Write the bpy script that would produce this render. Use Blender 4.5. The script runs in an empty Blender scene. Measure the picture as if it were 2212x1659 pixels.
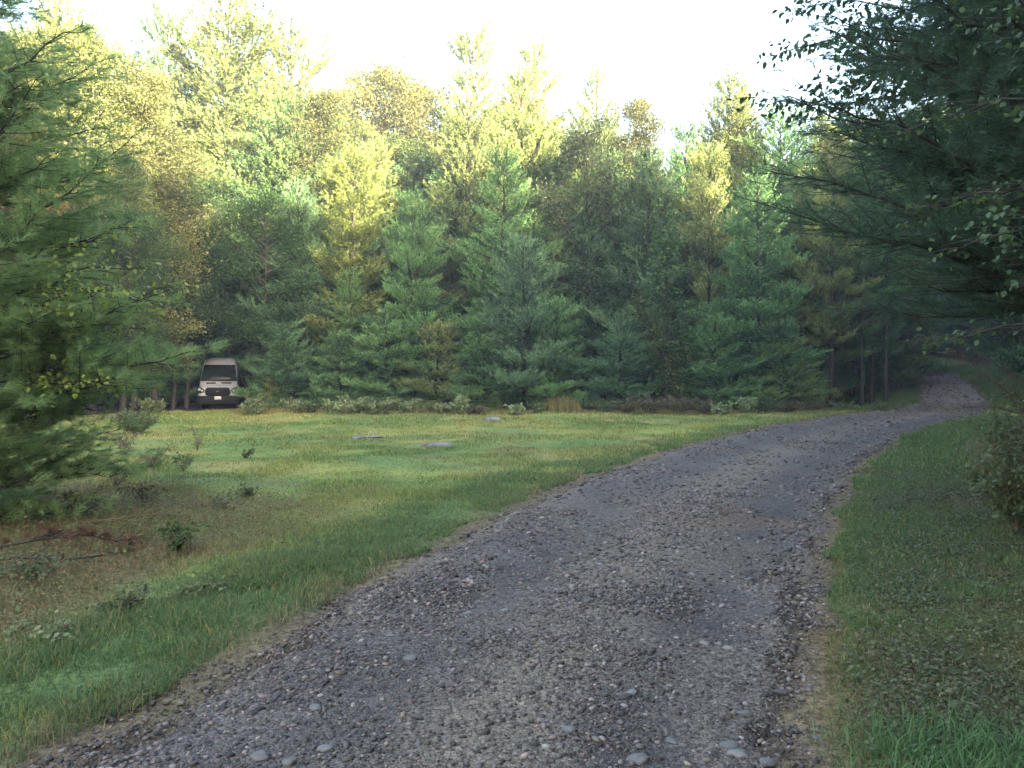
import bpy, math, random
import numpy as np
R = math.radians
rng = np.random.default_rng(7)
random.seed(7)
scene = bpy.context.scene
COL = scene.collection

# ------------------------------------------------------------------ camera, sky, sun, exposure
CAM_H = 1.6
cam = bpy.data.cameras.new('camera'); cam_o = bpy.data.objects.new('camera', cam); COL.objects.link(cam_o)
cam.sensor_width = 36; cam.lens = 27.7; cam.clip_start = 0.05; cam.clip_end = 2000
cam_o.location = (0, 0, CAM_H); cam_o.rotation_euler = (R(90 - 0.45), 0, 0)
scene.camera = cam_o

SUN_AZ = R(142); SUN_EL = R(12.5)             # azimuth clockwise from +Y: behind the viewer's right shoulder
w = bpy.data.worlds.new('World'); scene.world = w; w.use_nodes = True
nt = w.node_tree; bg = nt.nodes['Background']
sky = nt.nodes.new('ShaderNodeTexSky'); sky.sky_type = 'NISHITA'; sky.sun_disc = False
sky.sun_elevation = SUN_EL; sky.sun_rotation = SUN_AZ
sky.air_density = 1.0; sky.dust_density = 4.5; sky.ozone_density = 0.45
nt.links.new(sky.outputs[0], bg.inputs[0]); bg.inputs[1].default_value = 0.15
sun = bpy.data.lights.new('sun', 'SUN'); sun.energy = 4.6; sun.angle = R(0.5); sun.color = (1.0, 0.84, 0.60)
sun_o = bpy.data.objects.new('sun', sun); COL.objects.link(sun_o)
sun_o.rotation_euler = (R(90) - SUN_EL, 0, R(180) - SUN_AZ)
vs = scene.view_settings; vs.view_transform = 'Standard'; vs.look = 'None'; vs.gamma = 1; vs.exposure = 3.5
cy = scene.cycles
cy.max_bounces = 5; cy.diffuse_bounces = 2; cy.glossy_bounces = 2; cy.transmission_bounces = 3
cy.transparent_max_bounces = 4; cy.volume_bounces = 0; cy.caustics_reflective = False; cy.caustics_refractive = False
cy.use_denoising = True
HAZE = 0.0012

# ------------------------------------------------------------------ small maths
F = 1703.0; CX = 1106.0; HY = 816.0
def at(px, D): return (px - CX) / F * D                    # sideways metres for a sight line at distance D
def top(py, D): return CAM_H + (HY - py) / F * D
def sstep(a, b, x):
    t = np.clip((np.asarray(x, float) - a) / (b - a), 0, 1); return t * t * (3 - 2 * t)
def norm(v):
    return v / np.maximum(np.linalg.norm(v, axis=-1, keepdims=True), 1e-9)
def hash2(ix, iy, s):
    n = (ix * 374761393 + iy * 668265263 + s * 974634777) & 0xffffffff
    n = ((n ^ (n >> 13)) * 1274126177) & 0xffffffff
    return ((n ^ (n >> 16)) & 0xffff) / 65535.0
def vnoise(x, y, s=0):
    x = np.asarray(x, float); y = np.asarray(y, float)
    ix = np.floor(x).astype(np.int64); iy = np.floor(y).astype(np.int64)
    fx = x - ix; fy = y - iy; fx = fx * fx * (3 - 2 * fx); fy = fy * fy * (3 - 2 * fy)
    a = hash2(ix, iy, s); b = hash2(ix + 1, iy, s); c = hash2(ix, iy + 1, s); d = hash2(ix + 1, iy + 1, s)
    return (a * (1 - fx) + b * fx) * (1 - fy) + (c * (1 - fx) + d * fx) * fy
def fbm(x, y, s=0, o=4):
    t = 0; a = .5
    for k in range(o):
        t = t + a * vnoise(np.asarray(x) * 2 ** k, np.asarray(y) * 2 ** k, s + k); a *= .5
    return t / (1 - .5 ** o)

# road edges as functions of distance
LE = np.array([(-30,-11.5),(-15,-7.2),(0,-2.75),(3.2,-1.85),(4.44,-1.42),(5.3,-1.2),(7.9,-.49),(11.6,.78),(16.1,2.97),(25,7.9),(33,13.6),(36.8,16.6),(40,20.0),(43,22.5),(50,25.9),(57,28.4),(63,29.2),(70,28.0),(90,20)])
RE = np.array([(-30,-8.2),(-15,-4.0),(0,.1),(3.2,1.11),(4.3,1.55),(6.28,2.37),(9.6,3.86),(14.8,6.46),(22,11.0),(28,15.4),(33,19.6),(38,23.2),(43,25.9),(50,29.2),(57,31.8),(63,33.0),(70,32.2),(90,25)])
def smooth_edge(E):
    yy = np.arange(-30, 90.1, .25); xx = np.interp(yy, E[:, 0], E[:, 1])
    k = np.hanning(13); k /= k.sum()
    xx = np.convolve(np.pad(xx, 6, mode='edge'), k, 'valid'); return yy, xx
LY, LX = smooth_edge(LE); RY, RX = smooth_edge(RE)
LS = np.gradient(LX, LY); RS = np.gradient(RX, RY)
def d_left(x, y):                                          # metres to the left of the road's left edge (+ outside)
    return (np.interp(y, LY, LX) - x) / np.sqrt(1 + np.interp(y, LY, LS) ** 2)
def d_right(x, y):
    return (x - np.interp(y, RY, RX)) / np.sqrt(1 + np.interp(y, RY, RS) ** 2)
def road_d(x, y):                                          # + outside, - inside
    return np.maximum(d_left(x, y), d_right(x, y))
def hz(x, y):
    x = np.asarray(x, float); y = np.asarray(y, float)
    q = np.maximum(y - 38.5, 0); ramp = .125 * q * q / (q + 3.0)
    m = sstep(.40, .50, x / np.maximum(y, 1))
    z = np.minimum(ramp, 6) * m
    bank = .5 * sstep(.8, 5, d_right(x, y)) * sstep(45, 20, y)
    lump = (fbm(x * .35, y * .35, 3, 3) - .5) * .22 * sstep(0, 3, road_d(x, y)) + (fbm(x * .6 + 9, y * .6, 5, 2) - .5) * .06
    lump = lump * sstep(70, 30, np.hypot(x, y)) * sstep(1, 4, np.hypot(x, y) + 2)
    return z + bank + lump
def H1(x, y): return float(hz(np.array([x]), np.array([y]))[0])

# ------------------------------------------------------------------ mesh accumulation
class MB:
    def __init__(s): s.v = []; s.f = []; s.t = []; s.c = []; s.n = 0
    def add(s, v, f, t=None, c=None):
        v = np.asarray(v, np.float32).reshape(-1, 3); f = np.asarray(f, np.int64).reshape(-1, 3)
        s.v.append(v); s.f.append(f + s.n); s.n += len(v)
        s.t.append(np.full(len(v), .5, np.float32) if t is None else np.broadcast_to(np.asarray(t, np.float32), (len(v),)))
        s.c.append(np.ones((len(v), 3), np.float32) if c is None else np.asarray(c, np.float32).reshape(-1, 3))
    def mesh(s, name, mat, smooth=False, colour=False):
        me = bpy.data.meshes.new(name)
        v = np.concatenate(s.v); f = np.concatenate(s.f).astype(np.int32)
        me.vertices.add(len(v)); me.vertices.foreach_set('co', v.ravel())
        me.loops.add(f.size); me.loops.foreach_set('vertex_index', f.ravel())
        me.polygons.add(len(f)); me.polygons.foreach_set('loop_start', np.arange(0, f.size, 3, dtype=np.int32))
        if smooth: me.polygons.foreach_set('use_smooth', np.ones(len(f), bool))
        me.update()
        a = me.attributes.new('tint', 'FLOAT', 'POINT'); a.data.foreach_set('value', np.concatenate(s.t).astype(np.float32))
        if colour:
            a = me.attributes.new('hue', 'FLOAT_COLOR', 'POINT')
            c = np.concatenate(s.c); a.data.foreach_set('color', np.c_[c, np.ones(len(c))].astype(np.float32).ravel())
        if mat: me.materials.append(mat)
        return me
def link(name, me, parent=None, loc=None):
    o = bpy.data.objects.new(name, me); COL.objects.link(o)
    if parent: o.parent = parent
    if loc is not None: o.location = loc
    return o
def tag(o, label=None, cat=None, group=None, kind=None):
    if label: o['label'] = label
    if cat: o['category'] = cat
    if group: o['group'] = group
    if kind: o['kind'] = kind
    return o
def thing(name, label, cat, loc, rz=0, group=None, scale=None):
    o = bpy.data.objects.new(name, None); COL.objects.link(o); o.empty_display_size = .2
    o.location = loc; o.rotation_euler = (0, 0, rz)
    if scale is not None: o.scale = scale
    return tag(o, label, cat, group)

def tubes(mb, P, Rr, sides=5, t=.5):
    P = np.asarray(P, float); Rr = np.asarray(Rr, float); N, K, _ = P.shape
    d = np.gradient(P, axis=1); d = norm(d)
    ref = np.where(np.abs(d[:, :1, 2:3]) > .8, np.array([1., 0, 0]), np.array([0, 0, 1.]))
    a = norm(np.cross(d, np.broadcast_to(ref, d.shape))); b = np.cross(d, a)
    th = np.arange(sides) / sides * 2 * np.pi
    ring = P[:, :, None, :] + Rr[:, :, None, None] * (a[:, :, None, :] * np.cos(th)[None, None, :, None] + b[:, :, None, :] * np.sin(th)[None, None, :, None])
    idx = np.arange(N * K * sides).reshape(N, K, sides)
    i0 = idx[:, :-1, :]; i1 = idx[:, 1:, :]; j0 = np.roll(i0, -1, 2); j1 = np.roll(i1, -1, 2)
    f = np.concatenate([np.stack([i0, j0, j1], -1).reshape(-1, 3), np.stack([i0, j1, i1], -1).reshape(-1, 3)])
    mb.add(ring.reshape(-1, 3), f, t)
def perp(d):
    r = rng.normal(size=d.shape); return norm(np.cross(d, r))
def tufts(mb, c, d, nb, ln, wd, spread=(15, 65), t=None, tj=.12):
    """bundles of needle-like triangles: nb per bundle round direction d"""
    N = len(c)
    if t is None: t = rng.random(N)
    d = np.repeat(norm(d), nb, 0); c = np.repeat(c, nb, 0); t = np.repeat(t, nb) + rng.normal(0, tj, N * nb)
    th = np.radians(rng.uniform(spread[0], spread[1], N * nb))[:, None]
    q = perp(d); dd = d * np.cos(th) + q * np.sin(th)
    L = (ln * rng.uniform(.75, 1.2, N * nb))[:, None]
    s = perp(dd) * (wd * .5)
    c = c + d * (rng.random((N * nb, 1)) - .5) * ln * .5
    v = np.stack([c - s, c + s, c + dd * L], 1)
    mb.add(v.reshape(-1, 3), np.arange(N * nb * 3).reshape(-1, 3), np.repeat(np.clip(t, 0, 1), 3))
def needles(mb, P0, P1, nb, ln, wd, t=None):
    """shoots from P0 to P1 clothed in thin forward-pointing needles"""
    N = len(P0)
    if t is None: t = rng.random(N)
    d = np.repeat(norm(P1 - P0), nb, 0); u = rng.random((N * nb, 1)) ** .8
    c = np.repeat(P0, nb, 0) * (1 - u) + np.repeat(P1, nb, 0) * u
    th = np.radians(rng.uniform(22, 58, N * nb))[:, None]
    dd = d * np.cos(th) + perp(d) * np.sin(th); dd[:, 2] -= .06; dd = norm(dd)
    L = (ln * rng.uniform(.75, 1.2, N * nb))[:, None]; s = perp(dd) * (wd * .5)
    v = np.stack([c - s, c + s, c + dd * L], 1)
    tt = np.clip(np.repeat(t, nb) + rng.normal(0, .12, N * nb), 0, 1)
    mb.add(v.reshape(-1, 3), np.arange(N * nb * 3).reshape(-1, 3), np.repeat(tt, 3))
def leaves(mb, c, d, ln, wd, t=None, fine=False, nrm=None):
    """leaf blades from base c along d; folded along the midrib"""
    N = len(c); d = norm(d)
    if t is None: t = rng.random(N)
    L = (ln * rng.uniform(.65, 1.25, N))[:, None]
    if nrm is None: nrm = rng.normal(size=(N, 3)) * .6 + np.array([0, 0, 1.])
    s = norm(np.cross(d, nrm)); n = np.cross(s, d); W = L * wd / ln
    t = np.clip(t, 0, 1)
    if fine:
        p = [c, c + d * L * .28 + s * W * .46 + n * W * .10, c + d * L * .62 + s * W * .40 + n * W * .07, c + d * L - n * L * .06,
             c + d * L * .62 - s * W * .40 + n * W * .07, c + d * L * .28 - s * W * .46 + n * W * .10, c + d * L * .3, c + d * L * .64]
        v = np.stack(p, 1); base = np.arange(N)[:, None] * 8
        fs = np.array([(0,6,1),(1,6,7),(1,7,2),(2,7,3),(0,5,6),(5,4,7),(5,7,6),(4,3,7)])
        f = (base[:, :, None] + fs[None]).reshape(-1, 3); mb.add(v.reshape(-1, 3), f, np.repeat(t, 8))
    else:
        v = np.stack([c, c + d * L * .45 + s * W * .5 + n * W * .12, c + d * L, c + d * L * .45 - s * W * .5 + n * W * .12], 1)
        base = np.arange(N)[:, None] * 4
        f = (base[:, :, None] + np.array([(0, 1, 2), (0, 2, 3)])[None]).reshape(-1, 3); mb.add(v.reshape(-1, 3), f, np.repeat(t, 4))

# ------------------------------------------------------------------ materials
def newmat(name):
    m = bpy.data.materials.new(name); m.use_nodes = True; t = m.node_tree
    for n in list(t.nodes): t.nodes.remove(n)
    return m, t, t.nodes.new('ShaderNodeOutputMaterial')
def N_(t, kind, **kw):
    n = t.nodes.new(kind)
    for k, v in kw.items():
        if k in ('operation', 'blend_type', 'data_type', 'attribute_name', 'noise_dimensions', 'feature'): setattr(n, k, v)
    return n
def foliage(name, dark, light, trans=.3, rough=.55, spec=.25, jitter=.25, third=None):
    m, t, out = newmat(name)
    at_ = N_(t, 'ShaderNodeAttribute', attribute_name='tint')
    ramp = t.nodes.new('ShaderNodeValToRGB'); e = ramp.color_ramp.elements
    e[0].color = (*dark, 1); e[1].color = (*light, 1); e[0].position = .05; e[1].position = .95
    if third: x = e.new(.97); x.color = (*third, 1); e[1].position = .88
    t.links.new(at_.outputs['Fac'], ramp.inputs[0])
    oi = t.nodes.new('ShaderNodeObjectInfo')
    mr = t.nodes.new('ShaderNodeMapRange'); mr.inputs[3].default_value = 1 - jitter; mr.inputs[4].default_value = 1 + jitter
    t.links.new(oi.outputs['Random'], mr.inputs[0])
    hs = t.nodes.new('ShaderNodeHueSaturation'); t.links.new(ramp.outputs[0], hs.inputs['Color']); t.links.new(mr.outputs[0], hs.inputs['Value'])
    p = t.nodes.new('ShaderNodeBsdfPrincipled'); p.inputs['Roughness'].default_value = rough
    p.inputs['Specular IOR Level'].default_value = spec
    tr = t.nodes.new('ShaderNodeBsdfTranslucent'); mx = t.nodes.new('ShaderNodeMixShader'); mx.inputs[0].default_value = trans
    t.links.new(hs.outputs[0], p.inputs['Base Color']); t.links.new(hs.outputs[0], tr.inputs[0])
    t.links.new(p.outputs[0], mx.inputs[1]); t.links.new(tr.outputs[0], mx.inputs[2]); t.links.new(mx.outputs[0], out.inputs[0])
    return m
def tinted_foliage(name, trans, rough=.55, spec=.25, lo=.42, hi=1.75, third=None):
    m, t, out = newmat(name)
    at_ = N_(t, 'ShaderNodeAttribute', attribute_name='tint'); oi = t.nodes.new('ShaderNodeObjectInfo')
    ramp = t.nodes.new('ShaderNodeValToRGB'); e = ramp.color_ramp.elements
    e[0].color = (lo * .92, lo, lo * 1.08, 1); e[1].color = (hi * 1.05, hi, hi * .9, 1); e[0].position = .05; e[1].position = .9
    if third: x = e.new(.97); x.color = (*third, 1)
    t.links.new(at_.outputs['Fac'], ramp.inputs[0])
    vm = N_(t, 'ShaderNodeVectorMath', operation='MULTIPLY'); t.links.new(ramp.outputs[0], vm.inputs[0]); t.links.new(oi.outputs['Color'], vm.inputs[1])
    p = t.nodes.new('ShaderNodeBsdfPrincipled'); p.inputs['Roughness'].default_value = rough; p.inputs['Specular IOR Level'].default_value = spec
    tr = t.nodes.new('ShaderNodeBsdfTranslucent'); mx = t.nodes.new('ShaderNodeMixShader'); mx.inputs[0].default_value = trans
    t.links.new(vm.outputs[0], p.inputs['Base Color']); t.links.new(vm.outputs[0], tr.inputs[0])
    t.links.new(p.outputs[0], mx.inputs[1]); t.links.new(tr.outputs[0], mx.inputs[2]); t.links.new(mx.outputs[0], out.inputs[0])
    return m
TINT = {'pine': (.078, .150, .060), 'pine_blue': (.070, .130, .068), 'pine_olive': (.110, .148, .056), 'pine_sunlit': (.135, .165, .052), 'pine_lit': (.105, .130, .042),  # the golden pine's tint carries the yellow of direct sun
        'birch': (.115, .165, .060), 'birch_yellow': (.175, .205, .075), 'oak': (.14, .160, .068), 'maple_orange': (.20, .13, .045), 'greenleaf': (.058, .108, .040), 'greyleaf': (.075, .105, .056), 'bush': (.09, .12, .046)}
def hue_mat(name, trans=.25, rough=.6, spec=.2):
    m, t, out = newmat(name)
    a = N_(t, 'ShaderNodeAttribute', attribute_name='hue')
    p = t.nodes.new('ShaderNodeBsdfPrincipled'); p.inputs['Roughness'].default_value = rough; p.inputs['Specular IOR Level'].default_value = spec
    t.links.new(a.outputs['Color'], p.inputs['Base Color'])
    if trans:
        tr = t.nodes.new('ShaderNodeBsdfTranslucent'); mx = t.nodes.new('ShaderNodeMixShader'); mx.inputs[0].default_value = trans
        t.links.new(a.outputs['Color'], tr.inputs[0]); t.links.new(p.outputs[0], mx.inputs[1]); t.links.new(tr.outputs[0], mx.inputs[2]); t.links.new(mx.outputs[0], out.inputs[0])
    else: t.links.new(p.outputs[0], out.inputs[0])
    return m
def noisy(name, a, b, scale, rough=.9, bump=.3, spec=.2, stretch=(1, 1, 1), metal=0, detail=5):
    m, t, out = newmat(name)
    tc = t.nodes.new('ShaderNodeTexCoord'); mp = t.nodes.new('ShaderNodeMapping'); mp.inputs['Scale'].default_value = stretch
    no = t.nodes.new('ShaderNodeTexNoise'); no.inputs['Scale'].default_value = scale; no.inputs['Detail'].default_value = detail
    ramp = t.nodes.new('ShaderNodeValToRGB'); ramp.color_ramp.elements[0].color = (*a, 1); ramp.color_ramp.elements[1].color = (*b, 1)
    ramp.color_ramp.elements[0].position = .3; ramp.color_ramp.elements[1].position = .7
    p = t.nodes.new('ShaderNodeBsdfPrincipled'); p.inputs['Roughness'].default_value = rough; p.inputs['Specular IOR Level'].default_value = spec
    p.inputs['Metallic'].default_value = metal
    t.links.new(tc.outputs['Object'], mp.inputs[0]); t.links.new(mp.outputs[0], no.inputs[0]); t.links.new(no.outputs['Fac'], ramp.inputs[0])
    t.links.new(ramp.outputs[0], p.inputs['Base Color']); t.links.new(p.outputs[0], out.inputs[0])
    if bump:
        bu = t.nodes.new('ShaderNodeBump'); bu.inputs['Strength'].default_value = bump; bu.inputs['Distance'].default_value = .02
        t.links.new(no.outputs['Fac'], bu.inputs['Height']); t.links.new(bu.outputs[0], p.inputs['Normal'])
    return m

M = {}
M['pine'] = foliage('white_pine_needles', (.030, .062, .036), (.085, .135, .062), .22)
M['pine_blue'] = foliage('bluish_pine_needles', (.030, .062, .044), (.080, .130, .080), .22)
M['pine_olive'] = foliage('olive_pine_needles', (.045, .065, .028), (.120, .140, .050), .22)
M['pine_sunlit'] = foliage('sunlit_pine_needles', (.075, .070, .026), (.26, .17, .050), .22, jitter=.05)
M['tree_needles'] = tinted_foliage('tree_needles', .12)
M['tree_leaves'] = tinted_foliage('tree_leaves', .42, spec=.12, lo=.6, hi=1.4, third=(1.6, 1.5, .9))
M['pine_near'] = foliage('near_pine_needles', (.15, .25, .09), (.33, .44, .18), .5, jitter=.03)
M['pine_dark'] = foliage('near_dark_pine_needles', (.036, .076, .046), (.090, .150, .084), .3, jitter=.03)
M['birch'] = foliage('birch_leaves', (.060, .100, .026), (.150, .180, .040), .38, third=(.30, .25, .05))
M['birch_yellow'] = foliage('yellowing_birch_leaves', (.11, .125, .026), (.27, .23, .045), .38, jitter=.15, third=(.36, .24, .05))
M['oak'] = foliage('oak_leaves', (.075, .095, .028), (.20, .18, .050), .32, third=(.28, .15, .05))
M['maple_orange'] = foliage('turning_maple_leaves', (.10, .095, .026), (.22, .15, .045), .3, third=(.36, .12, .05), jitter=.05)
M['greenleaf'] = foliage('green_leaves', (.040, .078, .026), (.095, .145, .045), .32)
M['greyleaf'] = foliage('grey_green_leaves', (.045, .075, .042), (.100, .135, .070), .32)
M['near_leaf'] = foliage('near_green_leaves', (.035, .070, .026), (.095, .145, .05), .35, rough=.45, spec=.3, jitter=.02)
M['near_lit'] = foliage('near_sunlit_leaf_tint', (.14, .21, .045), (.36, .42, .085), .42, rough=.45, spec=.3, jitter=.02)  # leaves as if in sun: the brightness is in their colour
M['fern'] = foliage('pale_weed_leaves', (.13, .18, .075), (.36, .41, .21), .35, jitter=.15)
M['bush'] = foliage('bush_leaves', (.065, .100, .040), (.165, .205, .085), .3)
M['bramble'] = foliage('bramble_leaves', (.090, .085, .045), (.22, .185, .105), .25)
M['dead_needles'] = foliage('dead_red_needles', (.085, .042, .030), (.19, .095, .065), .2)
M['bark'] = noisy('pine_bark', (.022, .019, .017), (.062, .052, .046), 9, bump=.6, stretch=(1, 1, .25))
M['bark_grey'] = noisy('grey_bark', (.024, .022, .020), (.075, .068, .062), 10, bump=.5, stretch=(1, 1, .3))
M['bark_birch'] = noisy('pale_bark', (.12, .11, .10), (.42, .39, .36), 6, bump=.2, stretch=(.6, .6, 3))
M['twig'] = noisy('dry_twig', (.10, .070, .05), (.22, .155, .11), 14, bump=.2)
M['rock'] = noisy('lichen_rock', (.09, .085, .085), (.26, .245, .25), 6, bump=.8, detail=9)

# ------------------------------------------------------------------ ground
GREEN = np.array([.145, .200, .056]); LIME = np.array([.265, .280, .080]); STRAW = np.array([.33, .255, .105])
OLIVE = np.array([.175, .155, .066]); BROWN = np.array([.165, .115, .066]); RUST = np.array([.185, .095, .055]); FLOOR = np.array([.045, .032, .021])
DIRT = np.array([.150, .110, .076]); DEEP = np.array([.075, .135, .050])
def mixc(a, b, t): return a * (1 - t[:, None]) + b * t[:, None]
def forest_edge(x):                                        # distance of the clearing's far edge
    return np.interp(x, [-26, -19, -14.5, -11, 0, 8, 14, 18, 22], [20, 33, 39.5, 36.5, 36.5, 36.5, 37, 39.5, 40])
def bare(x, y):                                            # a few worn earth patches in the lawn
    b = np.zeros_like(x)
    for cx, cy_, rx, ry in ((-3.95, 21.0, .85, .55), (-2.6, 19.4, .55, .35), (.2, 17.2, .5, .3), (-3.6, 11.9, .45, .25), (-.3, 13.2, .9, .22), (-.1, 20.3, .7, .25), (1.0, 15.0, .35, .2), (-4.6, 10.1, .8, .4), (-1.6, 15.6, .5, .22), (-4.4, 7.1, .6, .3), (-3.2, 6.6, .5, .25)):
        b = np.maximum(b, np.exp(-(((x - cx) / rx) ** 2 + ((y - cy_) / ry) ** 2) * 1.2))
    return b * sstep(.25, .7, fbm(x * 2.2, y * 2.2, 51, 3) + b * .45)
def rough_left(x, y):
    return sstep(1.0, 2.4, d_left(x, y) + (fbm(x * .8, y * .8, 17, 3) - .5) * 1.5) * sstep(13.5, 8.0, y + (fbm(x * .5, y * .5, 18, 3) - .5) * 5 + .55 * (x + 4.5))
def ground_colour(x, y):
    n1 = fbm(x * .30, y * .30, 11, 4); n2 = fbm(x * 1.3, y * 1.3, 12, 4); n3 = fbm(x * .55, y * .55, 13, 3)
    c = np.tile(GREEN, (len(x), 1))
    c = mixc(c, LIME, sstep(.35, .65, n1 * .6 + n2 * .4) * .9)
    c = mixc(c, STRAW, sstep(.48, .68, n3 * .55 + n2 * .45) * .5)
    dry = sstep(4.5, .5, forest_edge(x) - y) * sstep(-14, -9, x) * sstep(18, 12, x)
    c = mixc(c, STRAW * .9, dry * .35)
    c = mixc(c, DEEP * 1.25, sstep(.55, .7, fbm(x * .22 + 3, y * .42, 23, 3)) * .55)
    rl = rough_left(x, y)
    c = mixc(c, mixc(np.tile(OLIVE, (len(x), 1)), BROWN, sstep(.4, .7, n2)), rl * .65)
    c = mixc(c, RUST, rl * sstep(.60, .70, n3) * .7)
    vg = np.exp(-((d_left(x, y) - .75) / .55) ** 2) * sstep(13, 9, y)
    c = mixc(c, DEEP, vg * .75)
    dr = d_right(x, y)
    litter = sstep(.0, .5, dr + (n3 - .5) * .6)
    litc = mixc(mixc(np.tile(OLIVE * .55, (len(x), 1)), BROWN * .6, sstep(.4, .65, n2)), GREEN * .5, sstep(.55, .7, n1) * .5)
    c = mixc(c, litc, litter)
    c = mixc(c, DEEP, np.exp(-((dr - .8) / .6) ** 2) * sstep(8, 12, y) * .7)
    c = mixc(c, BROWN, bare(x, y) * .9)
    dl_ = d_left(x, y); c = mixc(c, mixc(np.tile(DIRT, (len(x), 1)), BROWN, n2), np.exp(-((dl_ - .15) / .26) ** 2) * .8)
    c = mixc(c, mixc(np.tile(RUST * .8, (len(x), 1)), BROWN, n2), np.exp(-((dr - .12) / .2) ** 2) * .85)
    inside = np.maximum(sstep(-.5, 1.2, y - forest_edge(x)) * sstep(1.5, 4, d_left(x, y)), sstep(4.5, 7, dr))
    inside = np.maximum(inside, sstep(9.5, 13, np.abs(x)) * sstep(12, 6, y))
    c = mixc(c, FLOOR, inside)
    rd = road_d(x, y) + (fbm(x * 2.1, y * 2.1, 31, 3) - .5) * .55
    c = mixc(c, DIRT * (.75 + .5 * n2)[:, None], sstep(.30, -.05, rd))
    return c
def axis(dense, far):
    a = [-far, -far * .6, -far * .35, -far * .2]; return a
xs = np.unique(np.concatenate([[-700, -450, -300, -200, -140, -100, -80, -65], np.arange(-55, -26, 1.5), np.arange(-26, -8, .4), np.arange(-8, 12, .12), np.arange(12, 34, .4), np.arange(34, 60, 1.5), [65, 80, 100, 140, 200, 300, 450, 700]]))
ys = np.unique(np.concatenate([[-700, -400, -200, -120, -80, -60], np.arange(-50, -2, 2), np.arange(-2, 1.5, .3), np.arange(1.5, 13, .11), np.arange(13, 45, .3), np.arange(45, 95, 1.2), [97, 110, 130, 160, 200, 300, 450, 700]]))
X, Y = np.meshgrid(xs, ys); xf = X.ravel(); yf = Y.ravel()
Z = hz(xf, yf); rdv = road_d(xf, yf)
sink = .10 * sstep(.05, -.25, rdv) * (yf > -29) * (yf < 89)
nz = (fbm(xf * 3.1, yf * 3.1, 41, 3) - .5) * .05 * (rdv > .1) * (np.hypot(xf, yf) < 45)
nx, ny = len(xs), len(ys); I = np.arange(nx * ny).reshape(ny, nx)
gf = np.concatenate([np.stack([I[:-1, :-1], I[:-1, 1:], I[1:, 1:]], -1).reshape(-1, 3), np.stack([I[:-1, :-1], I[1:, 1:], I[1:, :-1]], -1).reshape(-1, 3)])
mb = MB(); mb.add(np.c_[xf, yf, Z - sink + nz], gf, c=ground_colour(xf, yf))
def ground_mat():
    m, t, out = newmat('meadow_soil')
    a = N_(t, 'ShaderNodeAttribute', attribute_name='hue')
    tc = t.nodes.new('ShaderNodeTexCoord')
    n = t.nodes.new('ShaderNodeTexNoise'); n.inputs['Scale'].default_value = 22; n.inputs['Detail'].default_value = 8
    n2 = t.nodes.new('ShaderNodeTexNoise'); n2.inputs['Scale'].default_value = 95; n2.inputs['Detail'].default_value = 4
    t.links.new(tc.outputs['Object'], n.inputs[0]); t.links.new(tc.outputs['Object'], n2.inputs[0])
    mr = t.nodes.new('ShaderNodeMapRange'); mr.inputs[1].default_value = .36; mr.inputs[2].default_value = .62; mr.inputs[3].default_value = .2; mr.inputs[4].default_value = 1.6
    ad = N_(t, 'ShaderNodeMath', operation='ADD'); ml = N_(t, 'ShaderNodeMath', operation='MULTIPLY'); ml.inputs[1].default_value = .5
    t.links.new(n.outputs['Fac'], ad.inputs[0]); t.links.new(n2.outputs['Fac'], ad.inputs[1]); t.links.new(ad.outputs[0], ml.inputs[0]); t.links.new(ml.outputs[0], mr.inputs[0])
    mx = t.nodes.new('ShaderNodeVectorMath'); mx.operation = 'SCALE'
    t.links.new(a.outputs['Color'], mx.inputs[0]); t.links.new(mr.outputs[0], mx.inputs['Scale'])
    p = t.nodes.new('ShaderNodeBsdfPrincipled'); p.inputs['Roughness'].default_value = .95; p.inputs['Specular IOR Level'].default_value = .1
    bu = t.nodes.new('ShaderNodeBump'); bu.inputs['Strength'].default_value = .6; bu.inputs['Distance'].default_value = .03
    t.links.new(ml.outputs[0], bu.inputs['Height']); t.links.new(bu.outputs[0], p.inputs['Normal'])
    t.links.new(mx.outputs[0], p.inputs['Base Color']); t.links.new(p.outputs[0], out.inputs[0]); return m
tag(link('ground', mb.mesh('ground', ground_mat(), True, True)), kind='structure')

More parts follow.
